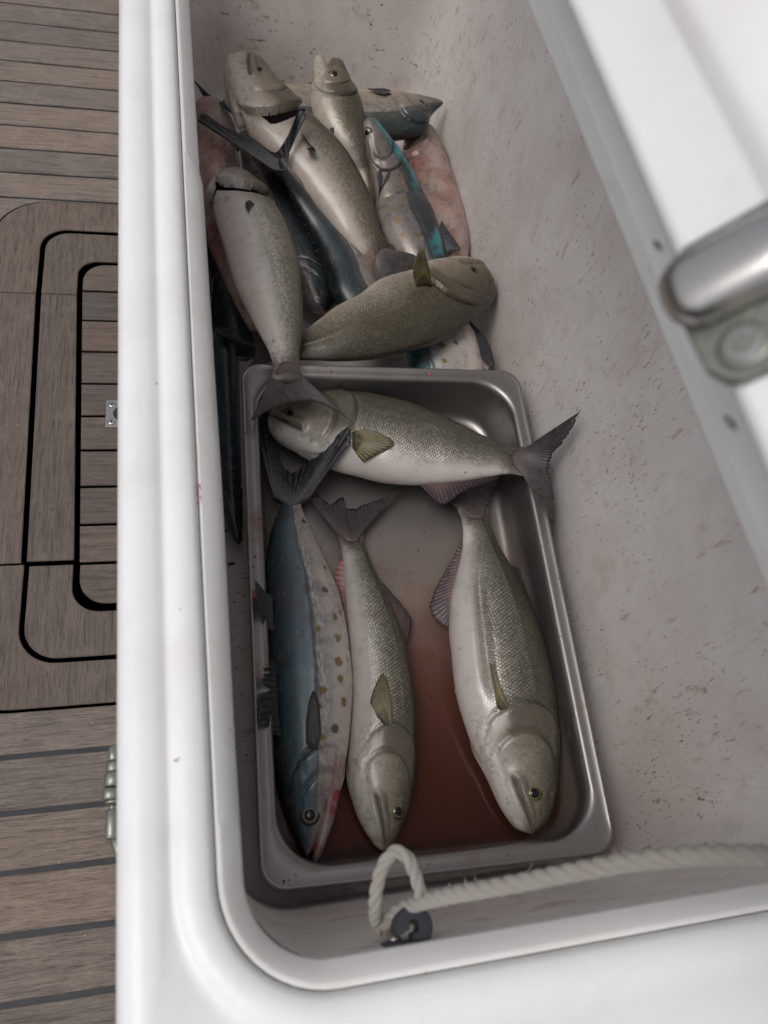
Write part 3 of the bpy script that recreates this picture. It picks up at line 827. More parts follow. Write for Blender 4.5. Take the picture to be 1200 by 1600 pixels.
# outer border
hpart('border_board', *slab(corner(0, 0, -1, 1, HX0, HY1, 0.072, -0.2405, 0.8835, 0.036, XE, 0.7625), DZ + 0.001, HZ, 0.0008), M_HD)
hpart('border_board', *slab([(HX0, 0.367), (-0.2300, 0.367), (-0.2405, 0.7615), (HX0, 0.7615)], DZ + 0.001, HZ - 0.0002, 0.0008), M_HY)
hpart('border_board', *slab(corner(0, 0, -1, -1, HX0, HY0, 0.072, -0.2265, 0.2505, 0.040, XE, 0.3645), DZ + 0.001, HZ, 0.0008), M_HE)
# inner border
hpart('border_board', *slab(corner(0, 0, -1, 1, -0.2335, 0.8765, 0.032, -0.1895, 0.8245, 0.026, XE, 0.7625), DZ + 0.001, HZ + 0.0003, 0.0008), M_HD)
hpart('border_board', *slab([(-0.2240, 0.3685), (-0.1755, 0.3685), (-0.1895, 0.7615), (-0.2335, 0.7615)], DZ + 0.001, HZ - 0.0001, 0.0008), M_HY)
hpart('border_board', *slab(corner(0, 0, -1, -1, -0.2210, 0.2555, 0.036, -0.1760, 0.3055, 0.030, XE, 0.3625), DZ + 0.001, HZ, 0.0008), M_HE)
# slats between black seams
ys = [0.3635, 0.412, 0.4625, 0.5135, 0.5635, 0.6135, 0.665, 0.7175, 0.7695]
for k in range(len(ys) - 1):
    xa = -0.1692 - 0.013 * (ys[k] - 0.36) / 0.4
    xb = -0.1692 - 0.013 * (ys[k + 1] - 0.36) / 0.4
    hpart('slat', *slab([(xa, ys[k] + 0.0018), (XE, ys[k] + 0.0018), (XE, ys[k + 1] - 0.0018), (xb, ys[k + 1] - 0.0018)], DZ + 0.001, HZ + RNG.uniform(-0.0003, 0.0002), 0.0007), M_HX)
def dslat(y_flat, y_end, sy):
    r = 0.030
    a_ = np.linspace(0, math.pi / 2, 10)
    p = [(XE, y_flat), (XE, y_end)] + [(-0.1685 - (0.014 if sy > 0 else 0) + r - r * math.sin(a), y_end - sy * r + sy * r * math.cos(a)) for a in a_] + [(-0.1685 - (0.014 if sy > 0 else 0), y_flat)]
    ar = sum(p[i][0] * p[(i + 1) % len(p)][1] - p[(i + 1) % len(p)][0] * p[i][1] for i in range(len(p)))
    return p if ar > 0 else p[::-1]
hpart('slat', *slab(dslat(0.7713, 0.8185, 1), DZ + 0.001, HZ, 0.0007), M_HX)
hpart('slat', *slab(dslat(0.3615, 0.3145, -1), DZ + 0.001, HZ, 0.0007), M_HX)
# small ring-pull plate with four screws
px0, px1, py0, py1 = -0.1475, -0.105, 0.5455, 0.586
rp = hpart('ring_pull', *slab(rrect(px0, px1, py0, py1, 0.0025, 4), HZ, HZ + 0.0022, 0.0006), M_CHROME)
cx, cy = (px0 + px1) / 2, (py0 + py1) / 2
V, F = lathe([(0.0155, 0.002), (0.0150, 0.0034), (0.0125, 0.0034), (0.0115, 0.0022)], (cx, cy, HZ), (0, 0, 1), 32)
hpart('ring', V, F, M_CHROME, rp)
V, F = lathe([(0.0114, 0.0022), (0.0114, 0.0025), (0.002, 0.00245)], (cx, cy, HZ), (0, 0, 1), 32)
hpart('ring_recess', V, F, M_BLACK, rp)
for sx in (px0 + 0.0072, px1 - 0.0072):
    for sy in (py0 + 0.0072, py1 - 0.0072):
        V, F = lathe([(0.0046, 0.0021), (0.0046, 0.00235), (0.0045, 0.00235)], (sx, sy, HZ), (0, 0, 1), 20)
        hpart('screw_seat', V, F, M_BLACK, rp)
        V, F = lathe([(0.0037, 0.0022), (0.0037, 0.0028), (0.0030, 0.0032), (0.0002, 0.0033)], (sx, sy, HZ), (0, 0, 1), 20)
        sc_ = hpart('screw', V, F, M_CHROME, rp)
        V, F = join([slab([(sx - l, sy - w), (sx + l, sy - w), (sx + l, sy + w), (sx - l, sy + w)], HZ + 0.0028, HZ + 0.0034 + e) for l, w, e in ((0.0021, 0.0006, 0), (0.0006, 0.0021, 0.00006))])
        hpart('screw_slot', V, F, M_BLACK, rp)



# ------------------------------------------------------------------ fish
FI_TAIL = mat_fin('dusky_tail_fin', (0.115, 0.088, 0.080), (0.030, 0.026, 0.026), fade=0.40, rays=34)
FI_TAILM = mat_fin('blue_black_tail_fin', (0.12, 0.115, 0.12), (0.012, 0.014, 0.02), rays=20)
FI_PECT = mat_fin('yellowish_pectoral_fin', (0.24, 0.185, 0.05), (0.075, 0.066, 0.045), rays=14, spot=(0.014, 0.015, 0.017))
FI_PECTD = mat_fin('dark_pectoral_fin', (0.06, 0.058, 0.055), (0.02, 0.021, 0.026), rays=14)
FI_ANAL = mat_fin('purplish_anal_fin', (0.16, 0.105, 0.105), (0.06, 0.042, 0.046), rays=22)
FI_PALE = mat_fin('pale_pelvic_fin', (0.42, 0.33, 0.31), (0.34, 0.30, 0.33), rays=10)
FI_RED = mat_fin('reddened_fin', (0.42, 0.24, 0.22), (0.30, 0.12, 0.11), rays=8)
M_PUPIL = mat_plain('eye_pupil', (0.006, 0.007, 0.009), 0.06)
M_GILL = mat_plain('gill_cavity', (0.035, 0.012, 0.014), 0.45)
def mat_jaw():
    g = NT('bloody_jaw'); c = g.obj()
    n = g.noise(g.mapping(c, (160, 50, 160)), 1.0, 5, 0.7)
    col = g.mix(g.step(g.noise(c, 70, 4), 0.35, 0.65), (0.30, 0.25, 0.235), (0.16, 0.14, 0.14))
    g.p(Base_Color=g.mix(g.step(n, 0.48, 0.6), col, (0.30, 0.035, 0.04)), Roughness=0.3, Normal=g.bump(n, 0.0006, 0.8))
    return g.m
M_MOUTHBLOOD = mat_jaw()
def mat_iris(name, c1, c2):
    g = NT(name); u = g.xyz(g.uv('eye'))[0]
    n = g.noise(g.obj(), 900, 3)
    col = g.ramp(g.math('ADD', u, g.math('MULTIPLY', g.math('SUBTRACT', n, 0.5), 0.12)), [(0.0, c1), (0.64, c1), (0.72, c2), (0.80, (0.035, 0.030, 0.022)), (1.0, (0.05, 0.042, 0.032))])
    g.p(Base_Color=col, Roughness=0.08, Metallic=0.25)
    return g.m
IR_GOLD = mat_iris('gold_iris', (0.20, 0.175, 0.075), (0.10, 0.09, 0.045))
IR_PALE = mat_iris('pale_iris', (0.27, 0.26, 0.20), (0.13, 0.125, 0.10))
TOCAM = unit((-0.23, -0.47, 0.85))

def fin(parent, name, roots, tips, mat, n=26, m=9, th=0.0007, rag=0.0, cup=0.0, seed=0, lab=None):
    """a ridged sheet of rays from a root line to a tip line, with thickness"""
    rs = np.random.RandomState(seed + 17)
    R = catmull(roots, n) if len(roots) > 2 else np.linspace(roots[0], roots[1], n)
    T = catmull(tips, n) if len(tips) > 1 else np.repeat(np.asarray(tips, float), n, 0)
    R = np.asarray(R, float); T = np.asarray(T, float)
    t = np.linspace(0, 1, m)
    if rag:
        cutf = 1 - rag * rs.rand(n) ** 2.2
        cutf[[0, -1]] = 1
        T = R + (T - R) * cutf[:, None]
    G = R[:, None, :] * (1 - t)[None, :, None] + T[:, None, :] * t[None, :, None]
    nrm = np.cross(np.gradient(G, axis=0), np.gradient(G, axis=1) + 1e-9)
    nrm = unit(unit(nrm).mean((0, 1)) + 1e-9)
    if np.dot(nrm, TOCAM) < 0: nrm = -nrm
    ridge = ((np.arange(n) % 2) * 0.00022)[:, None] * np.sin(np.pi * np.clip(t * 0.9 + 0.05, 0, 1))[None, :]
    wav = cup * np.sin(np.pi * t)[None, :] * (0.6 + 0.4 * np.sin(np.linspace(0, 5, n) + seed))[:, None]
    G = G + (ridge + wav)[..., None] * nrm
    thick = th * (1 - 0.75 * t)[None, :, None] * nrm * np.ones((n, 1, 1))
    top = (G + thick).reshape(-1, 3); bot = (G - thick).reshape(-1, 3)
    V = np.concatenate([top, bot]); N = n * m
    F = []
    for i in range(n - 1):
        for j in range(m - 1):
            a = i * m + j
            F.append((a, a + m, a + m + 1, a + 1)); F.append((N + a, N + a + 1, N + a + m + 1, N + a + m))
    for i in range(n - 1):
        a = i * m + m - 1; F.append((a, a + m, N + a + m, N + a))
        a = i * m; F.append((a, N + a, N + a + m, a + m))
    for j in range(m - 1):
        F.append((j, j + 1, N + j + 1, N + j)); a = (n - 1) * m + j; F.append((a, N + a, N + a + 1, a + 1))
    uv = np.stack(np.meshgrid(np.linspace(0, 1, n), t, indexing='ij'), -1).reshape(-1, 2)
    o = mesh(name, V, F, mat, parent, uvs={'fin': np.concatenate([uv, uv])})
    if lab: o['label'] = lab
    return o

class Fish:
    def __init__(f, name, label, st, mat, sp='blue', k=0.62, roll=0, uo=None, gill=0.0, nu=170, nt=112, cat='fish', group='fish of the catch in the icebox', lump=0.0, seed=0, mouth=True, flap=0.0, gv=(0.36, 1.1)):
        st = np.array(st, float)
        A_, B_ = st[:, 0], st[:, 1]
        Mid = (A_ + B_) / 2
        s = np.concatenate([[0], np.cumsum(np.linalg.norm(np.diff(Mid, axis=0), axis=1))])
        f.L = s[-1]; f.s = s
        f.mid, f.wv, f.hw = Mid, unit(A_ - B_), np.linalg.norm(A_ - B_, axis=1) / 2
        f.k, f.roll = k, math.radians(roll)
        blue = sp == 'blue'
        uo = uo if uo else (0.335 if blue else 0.245)
        un = np.linspace(0, 1, nu) ** 1.35
        q = un * f.L
        M, T, Wd, Nn_, w, t = f.frame(q)
        th = np.linspace(0, 2 * np.pi, nt, endpoint=False)
        phi = (th[None, :] + f.roll + np.pi) % (2 * np.pi) - np.pi
        v = np.abs(phi) / np.pi * np.ones((nu, 1))
        U = un[:, None] * np.ones((1, nt))
        ct, stn = np.cos(th), np.sin(th)
        rad = Wd[:, None, :] * ct[None, :, None] * w[:, None, None] + Nn_[:, None, :] * stn[None, :, None] * t[:, None, None]
        dirn = unit(Wd[:, None, :] * (ct[None, :] / w[:, None])[..., None] + Nn_[:, None, :] * (stn[None, :] / t[:, None])[..., None])
        # anatomy in relief -------------------------------------------------
        sz = f.hw.max() / 0.045
        d = np.zeros_like(U)
        vc = 0.52
        oper = uo - (0.07 if gill else 0.15) * (uo / 0.33) * np.clip(np.abs(v - vc) / 0.42, 0, 1.3) ** 2.2
        e = U - oper
        win = smooth01((v - 0.10) / 0.12) * (smooth01((1.02 - v) / 0.08) if gill else smooth01((0.97 - v) / 0.12))
        g_ = 1 + 0.25 * gill
        d += win * sz * g_ * (0.0023 * smooth01((e + 0.11) / 0.105) * (e < 0) - 0.0024 * (1 + 1.2 * gill) * np.exp(-(np.clip(e, 0, 1) / (0.010 + 0.012 * gill)) ** 2) * (e >= 0))
        pre = uo * 0.77 - 0.10 * (uo / 0.33) * np.clip(np.abs(v - 0.56) / 0.34, 0, 1.3) ** 2
        e2 = U - pre
        win2 = smooth01((v - 0.24) / 0.1) * smooth01((0.86 - v) / 0.12)
        d += win2 * sz * (0.0016 * smooth01((e2 + 0.07) / 0.07) * (e2 < 0) - 0.0020 * np.exp(-(e2 / 0.009) ** 2))
        padm = smooth01(e2 / 0.012) * smooth01(-e / 0.012) * smooth01((v - 0.22) / 0.08) * smooth01((0.70 - v) / 0.10)
        d += sz * 0.0016 * padm
        if mouth:
            mu = 0.142 if blue else 0.115
            vm = 0.60 + 0.10 * (U / mu)
            dm = (v - vm)
            mw = smooth01((mu * 1.06 - U) / (0.12 * mu))
            d -= sz * 0.0042 * np.exp(-(dm / 0.020) ** 2) * mw
            d += sz * 0.0024 * np.exp(-((dm + 0.055) / 0.028) ** 2) * mw * smooth01(U / (0.3 * mu))
            e3 = np.hypot((U - mu * 1.02) / 0.012, (v - 0.665) / 0.06)
            d += sz * 0.0018 * np.exp(-e3 ** 2)
        # belly keel, lumps, slack skin
        rs = np.random.RandomState(seed + 3)
        for _ in range(26):
            a, b = rs.rand(), rs.rand()
            d += sz * (0.0005 + lump) * rs.randn() * np.exp(-((U - a) / 0.05) ** 2 - ((v - b) / 0.13) ** 2)
        d += sz * 0.0010 * np.exp(-((v - 0.40 - 0.02 * U) / 0.02) ** 2) * smooth01((U - uo) / 0.05) * smooth01((1 - U) / 0.1)
        if flap:
            d -= sz * flap * np.exp(-((v - 0.73 + 0.10 * U) / 0.035) ** 2) * smooth01((U - uo) / 0.15) * smooth01((0.78 - U) / 0.15)
        nose = np.minimum(1, un / 0.04)
        for a, b, ra, rb, am in ((0.085, 0.30, 0.02, 0.05, -0.0014), (0.17, 0.44, 0.05, 0.08, 0.0016), (0.05, 0.42, 0.008, 0.02, -0.0012), (0.20, 0.78, 0.06, 0.03, -0.0012), (0.26, 0.30, 0.03, 0.05, -0.0014)):
            ku = uo / 0.335
            d += sz * am * np.exp(-((U - a * ku) / (ra * ku)) ** 2 - ((v - b) / rb) ** 2)
        d *= smooth01(un / 0.03)[:, None]
        gm = smooth01((e - 0.001) / 0.006) * smooth01((0.020 + 0.028 * gill - e) / 0.01) * smooth01((v - gv[0]) / 0.08) * smooth01((gv[1] - v) / 0.08) if gill else np.zeros_like(U)
        mk = np.zeros_like(U); mx = np.zeros_like(U)  # line mask for mouth and gill edges: fold pigment plus painted crease shade
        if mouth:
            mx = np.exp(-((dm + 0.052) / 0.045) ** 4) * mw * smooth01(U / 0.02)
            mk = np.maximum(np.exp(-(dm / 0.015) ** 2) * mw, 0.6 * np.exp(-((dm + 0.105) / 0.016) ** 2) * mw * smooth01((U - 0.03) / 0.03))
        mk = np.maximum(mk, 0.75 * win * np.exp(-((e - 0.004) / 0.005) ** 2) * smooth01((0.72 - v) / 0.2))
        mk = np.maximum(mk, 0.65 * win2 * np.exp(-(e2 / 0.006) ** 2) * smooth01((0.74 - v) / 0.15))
        pads = np.stack([mx, padm if blue else padm * 0], -1).reshape(-1, 2)
        V = M[:, None, :] + rad + dirn * d[..., None]
        f.grid = V
        Vl = V.reshape(-1, 3)
        snout = M[0] - T[0] * w[0] * 0.5
        endp = M[-1] + T[-1] * w[-1] * 0.45
        Vl = np.concatenate([Vl, [snout, endp]])
        F = []; fm = []
        for i in range(nu - 1):
            for j in range(nt):
                jj = (j + 1) % nt
                F.append((i * nt + j, i * nt + jj, (i + 1) * nt + jj, (i + 1) * nt + j))
                fm.append(0)
        for j in range(nt):
            jj = (j + 1) % nt
            F.append((nu * nt, jj, j)); fm.append(0)
            F.append((nu * nt + 1, (nu - 1) * nt + j, (nu - 1) * nt + jj)); fm.append(0)
        skin = np.stack([U, v], -1).reshape(-1, 2)
        arc = v * np.pi * ((w + t) / 2)[:, None] * (0.6 + 0.4 * (f.hw.max() / np.maximum(w, 1e-4)))[:, None]
        arc = v * np.pi * f.hw.max() * 0.82 * (0.35 + 0.65 * np.minimum(1, w / f.hw.max()))[:, None]
        sc = np.stack([q[:, None] * np.ones((1, nt)), arc], -1).reshape(-1, 2)
        pad = lambda a_: np.concatenate([a_, [a_[0] * [1, 0] + [0, 0.5], a_[-1]]])
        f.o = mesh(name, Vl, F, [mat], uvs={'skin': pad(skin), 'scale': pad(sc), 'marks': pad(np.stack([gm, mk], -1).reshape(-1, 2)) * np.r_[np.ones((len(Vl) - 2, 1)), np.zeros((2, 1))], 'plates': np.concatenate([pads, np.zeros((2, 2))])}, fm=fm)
        tag(f.o, label, cat, group)
        f.seed = seed
    def frame(f, q):
        M = f.cr(f.mid, q)
        ee = f.L * 0.004
        T = unit(f.cr(f.mid, np.clip(q + ee, 0, f.L)) - f.cr(f.mid, np.clip(q - ee, 0, f.L)))
        Wd = f.cr(f.wv, q)
        Wd = unit(Wd - T * (Wd * T).sum(1, keepdims=True))
        N = np.cross(T, Wd)
        N = N * np.sign((N * TOCAM).sum(1, keepdims=True))
        w = pchip(f.s, f.hw, q)
        un = q / f.L
        rd = np.sqrt(1 - (1 - np.minimum(1, (un + 0.0015) / 0.022)) ** 2)
        w = np.maximum(w * rd, 0.0008)
        kk = f.k * (1 - 0.25 * smooth01((un - 0.70) / 0.25)) * (1 - 0.72 * smooth01((un - 0.90) / 0.10)) * (1 + 0.25 * smooth01((0.12 - un) / 0.12))
        t = np.maximum(np.minimum(w * kk, f.hw.max() * f.k), 0.0008)
        return M, T, Wd, N, w, t
    def cr(f, Y, q):
        k = f.s; m = np.zeros_like(Y)
        m[1:-1] = (Y[2:] - Y[:-2]) / (k[2:] - k[:-2])[:, None]
        m[0] = (Y[1] - Y[0]) / (k[1] - k[0]); m[-1] = (Y[-1] - Y[-2]) / (k[-1] - k[-2])
        q = np.asarray(q, float)
        i = np.clip(np.searchsorted(k, q) - 1, 0, len(k) - 2)
        h = (k[i + 1] - k[i])[:, None]; t = ((q - k[i]) / h[:, 0])[:, None]
        return ((1 + 2 * t) * (1 - t) ** 2) * Y[i] + (t * (1 - t) ** 2) * h * m[i] + (t * t * (3 - 2 * t)) * Y[i + 1] + (t * t * (t - 1)) * h * m[i + 1]
    def surf(f, s, a):
        """point and normal on the upper flank at distance s from the snout, a = -1 .. 1 across (1 = back)"""
        M, T, Wd, N, w, t = [x[0] for x in f.frame(np.array([s]))]
        th = math.acos(max(-1, min(1, a)))
        p = M + Wd * w * math.cos(th) + N * t * math.sin(th)
        n = unit(Wd * math.cos(th) / w + N * math.sin(th) / t)
        return p, n, T
    def at(f, p):
        """the surface point under p"""
        p = np.asarray(p, float)
        qs = np.linspace(0.002, f.L * 0.998, 240)
        M, T, Wd, N, w, t = f.frame(qs)
        # slide p along the line of sight onto the mid plane, then measure
        tc = unit(np.array(CAM_POS) - p)
        best = None
        for i in range(0, 240, 2):
            a = np.clip(np.dot(p - M[i], Wd[i]) / w[i], -0.97, 0.97)
            sp = M[i] + Wd[i] * w[i] * a + N[i] * t[i] * math.sqrt(1 - a * a)
            dd = sp - p; dd = dd - tc * np.dot(dd, tc)
            r = np.dot(dd, dd)
            if best is None or r < best[0]: best = (r, qs[i], a)
        return f.surf(best[1], best[2])
    def eye(f, p, r=0.0072, mat=None, look=0.25):
        pt, n, T = f.at(p)
        n = unit(n + TOCAM * look)
        c = pt + n * (-r * 0.20)
        u = unit(np.cross(n, T)); v = np.cross(n, u)
        prof_ = [(1.18, -0.30), (1.14, 0.02), (1.05, 0.14), (0.96, 0.10), (0.86, 0.22), (0.70, 0.34), (0.50, 0.42), (0.25, 0.46), (0.02, 0.47)]
        N_ = 26
        loops = [[tuple(c + n * h * r + rr * r * (math.cos(a) * u + math.sin(a) * v)) for a in np.linspace(0, 2 * math.pi, N_, endpoint=False)] for rr, h in prof_]
        V, F = loft(loops, False, True)
        uv = np.repeat([[min(1, rr / 1.18), 0.5] for rr, h in prof_], N_, 0)
        e = mesh('eye', V, F, mat or IR_GOLD, f.o, uvs={'eye': uv})
        c2 = c + n * 0.30 * r
        loops = [[tuple(c2 + n * h * r + rr * r * (math.cos(a) * u + math.sin(a) * v)) for a in np.linspace(0, 2 * math.pi, 22, endpoint=False)] for rr, h in [(0.60, -0.02), (0.59, 0.12), (0.47, 0.19), (0.28, 0.225), (0.03, 0.235)]]
        V, F = loft(loops, False, True)
        mesh('pupil', V, F, M_PUPIL, e)
        return f
    def pect(f, r0, r1, tips, mat=None, lift=0.002, **kw):
        """pectoral fin hinged on the flank between r0 and r1, lying back along tips"""
        a, n0, _ = f.at(r0); b, n1, _ = f.at(r1)
        nn_ = unit(n0 + n1)
        fin(f.o, 'pectoral_fin', [a - nn_ * 0.002, (a + b) / 2 + nn_ * 0.0015, b - nn_ * 0.002], [f.at(t_)[0] + f.at(t_)[1] * (lift + 0.002) for t_ in tips] if kw.pop('lie', True) else tips,
            mat or FI_PECT, n=22, m=8, th=0.0008, cup=0.0025, seed=f.seed, **kw)
        return f
    def tail(f, tips, mat=None, rag=0.06, cup=0.002, n=40, sub=0.0, spread=1.0):
        M, T, Wd, N, w, t = [x[0] for x in f.frame(np.array([f.L * (0.955 - sub)]))]
        roots = [M + T * 0.010 + Wd * w * 0.90 * spread, M + N * t * 1.02 + Wd * w * 0.35, M + N * t * 1.02 - Wd * w * 0.35, M + T * 0.010 - Wd * w * 0.90 * spread]
        fin(f.o, 'tail_fin', roots, tips, mat or FI_TAIL, n=n, m=12, th=0.0010, rag=rag, cup=cup, seed=f.seed)
        return f
    def edge_fin(f, name, u0, u1, side, tips, mat, rise=-0.05, **kw):
        """fin standing off the back (side 1) or belly (side -1) edge between fractions u0 and u1"""
        rt = []
        for u_ in np.linspace(u0, u1, 6):
            M, T, Wd, N, w, t = [x[0] for x in f.frame(np.array([u_ * f.L]))]
            rt.append(M + Wd * w * side * (0.93 if rise < 0.3 else 0.78) + N * t * rise)
        fin(f.o, name, rt, tips, mat, **kw)
        return f
    def finlets(f, u0, u1, side, n=7, size=0.008, mat=None):
        parts = []
        for u_ in np.linspace(u0, u1, n):
            M, T, Wd, N, w, t = [x[0] for x in f.frame(np.array([u_ * f.L]))]
            p = M + Wd * w * side * 0.96; o_ = Wd * side
            b = size * (1.15 - 0.4 * (u_ - u0) / (u1 - u0))
            tri = [p - T * b * 0.35, p + T * b * 0.45, p + T * b * 0.95 + o_ * b * 0.62, p + T * b * 0.25 + o_ * b * 0.5]
            h = N * 0.0007
            V_ = [tuple(x + h) for x in tri] + [tuple(x - h) for x in tri]
            parts.append((V_, [(0, 1, 2, 3), (7, 6, 5, 4), (0, 4, 5, 1), (1, 5, 6, 2), (2, 6, 7, 3), (3, 7, 4, 0)]))
        V, F = join(parts)
        mesh('finlets', V, F, mat or FI_FINLET, f.o, smooth=False, kind='stuff')
        return f
    def jaw(f, pts, rad, mat=None, flat=0.6):
        """lower jaw: a short tapered wedge below the open mouth"""
        P_ = catmull(pts, 12); rr = np.interp(np.linspace(0, 1, 12), np.linspace(0, 1, len(rad)), rad)
        rr[-1] *= 0.35
        V, F = tube(P_, rr, 14)
        mesh('lower_jaw', V, F, mat or f.o.data.materials[0], f.o, uvs={'skin': np.tile([[0.1, 0.85]], (len(V), 1)), 'scale': np.tile([[0.02, 0.1]], (len(V), 1)), 'marks': np.zeros((len(V), 2)), 'plates': np.zeros((len(V), 2))})
        return f
FI_FINLET = mat_plain('finlet_skin', (0.035, 0.042, 0.05), 0.4)

# -------- the four fish in the tray
f = Fish('bluefish', 'plump olive-backed fish lying alone along the right side of the steel tray', [
    ((0.2707, 0.0232, 0.0360), (0.2503, 0.0255, 0.0360)), ((0.2791, 0.0320, 0.0370), (0.2419, 0.0361, 0.0370)), ((0.2910, 0.0529, 0.0390), (0.2312, 0.0591, 0.0390)), ((0.3016, 0.0855, 0.0420), (0.2229, 0.0900, 0.0420)), ((0.3087, 0.1222, 0.0460), (0.2124, 0.1300, 0.0460)),
    ((0.3112, 0.1607, 0.0500), (0.2070, 0.1675, 0.0500)), ((0.3100, 0.2053, 0.0520), (0.2096, 0.2142, 0.0520)), ((0.3052, 0.2493, 0.0520), (0.2160, 0.2494, 0.0520)), ((0.2965, 0.2947, 0.0490), (0.2327, 0.2885, 0.0490)), ((0.2871, 0.3310, 0.0460), (0.2469, 0.3277, 0.0460)), ((0.2836, 0.3583, 0.0460), (0.2505, 0.3544, 0.0460)), ((0.2863, 0.3762, 0.0470), (0.2475, 0.3723, 0.0470))],
    mat_bluefish('olive_skin_wet', olive=1.0, pink=0.15), k=0.66, roll=4, seed=1, flap=0.0095)
f.eye((0.2616, 0.0554, 0.0650), 0.0076, IR_GOLD)
f.pect((0.2360, 0.1364, 0.0750), (0.2476, 0.1261, 0.0750), [(0.2352, 0.1528, 0.0780), (0.2348, 0.1654, 0.0790), (0.2357, 0.1790, 0.0790), (0.2398, 0.1621, 0.0800), (0.2439, 0.1438, 0.0800)], FI_PECT)
f.tail([(0.3362, 0.4569, 0.0420), (0.3039, 0.4245, 0.0460), (0.2764, 0.4093, 0.0470), (0.2498, 0.4099, 0.0470), (0.2068, 0.4254, 0.0430)], spread=0.9)
f.edge_fin('anal_fin', 0.62, 0.86, -1, [(0.2128, 0.2309, 0.0410), (0.2014, 0.2439, 0.0390), (0.1982, 0.2614, 0.0380), (0.2149, 0.2897, 0.0400), (0.2319, 0.3127, 0.0440), (0.2436, 0.3303, 0.0460)], FI_ANAL, n=34, rag=0.05, seed=3)
f.edge_fin('dorsal_fin', 0.60, 0.80, 1, [(0.3185, 0.1912, 0.0400), (0.3266, 0.2232, 0.0400), (0.3208, 0.2611, 0.0400), (0.3088, 0.2964, 0.0410)], FI_TAIL, n=30, rag=0.05, seed=4)
f.edge_fin('pelvic_fin', 0.33, 0.40, -1, [(0.2123, 0.1451, 0.0400), (0.2087, 0.1612, 0.0420), (0.2060, 0.1642, 0.0440)], FI_PALE, n=10, seed=5)

f = Fish('bluefish', 'slim pale fish lying in the tray beside the blue-backed fish, jaw at the rope loop', [
    ((0.1227, 0.0251, 0.0340), (0.1091, 0.0267, 0.0340)), ((0.1285, 0.0331, 0.0350), (0.1053, 0.0352, 0.0350)), ((0.1348, 0.0411, 0.0370), (0.1001, 0.0444, 0.0370)), ((0.1445, 0.0590, 0.0390), (0.0930, 0.0628, 0.0390)), ((0.1519, 0.0852, 0.0410), (0.0900, 0.0914, 0.0410)), ((0.1585, 0.1174, 0.0430), (0.0940, 0.1233, 0.0430)), ((0.1625, 0.1509, 0.0460), (0.0993, 0.1561, 0.0460)),
    ((0.1627, 0.1859, 0.0490), (0.1021, 0.1891, 0.0490)), ((0.1600, 0.2193, 0.0510), (0.1038, 0.2230, 0.0510)), ((0.1530, 0.2549, 0.0510), (0.1041, 0.2542, 0.0510)), ((0.1443, 0.2892, 0.0490), (0.1061, 0.2874, 0.0490)), ((0.1380, 0.3174, 0.0460), (0.1088, 0.3133, 0.0460)), ((0.1341, 0.3370, 0.0460), (0.1074, 0.3318, 0.0460)), ((0.1353, 0.3519, 0.0460), (0.1074, 0.3451, 0.0460))],
    mat_bluefish('pale_silver_skin', olive=1.15, pink=0.4), k=0.80, roll=14, seed=2)
f.eye((0.1291, 0.0546, 0.0620), 0.0066, IR_GOLD)
f.pect((0.1198, 0.1353, 0.0750), (0.1300, 0.1206, 0.0750), [(0.1144, 0.1501, 0.0780), (0.1191, 0.1636, 0.0790), (0.1283, 0.1754, 0.0790), (0.1318, 0.1616, 0.0800), (0.1321, 0.1419, 0.0800)], FI_PECT)
f.tail([(0.1856, 0.3996, 0.0550), (0.1677, 0.3900, 0.0520), (0.1435, 0.3819, 0.0500), (0.1185, 0.3774, 0.0490), (0.1171, 0.3916, 0.0500), (0.1017, 0.3830, 0.0500), (0.0874, 0.3954, 0.0490), (0.0724, 0.4003, 0.0470)], FI_TAIL, rag=0.09, n=52)
f.edge_fin('dorsal_fin', 0.62, 0.80, 1, [(0.1659, 0.2170, 0.0410), (0.1750, 0.2447, 0.0410), (0.1669, 0.2615, 0.0420), (0.1506, 0.2864, 0.0430)], FI_ANAL, n=26, rag=0.06, seed=6)
f.edge_fin('anal_fin', 0.74, 0.90, -1, [(0.1019, 0.2690, 0.0450), (0.0984, 0.2849, 0.0440), (0.0984, 0.2975, 0.0440), (0.1056, 0.3158, 0.0460)], FI_RED, n=20, rag=0.05, seed=7)
f.edge_fin('pelvic_fin', 0.64, 0.72, -1, [(0.1016, 0.2409, 0.0620), (0.1005, 0.2631, 0.0640), (0.1001, 0.2747, 0.0620)], FI_RED, n=12, seed=8)

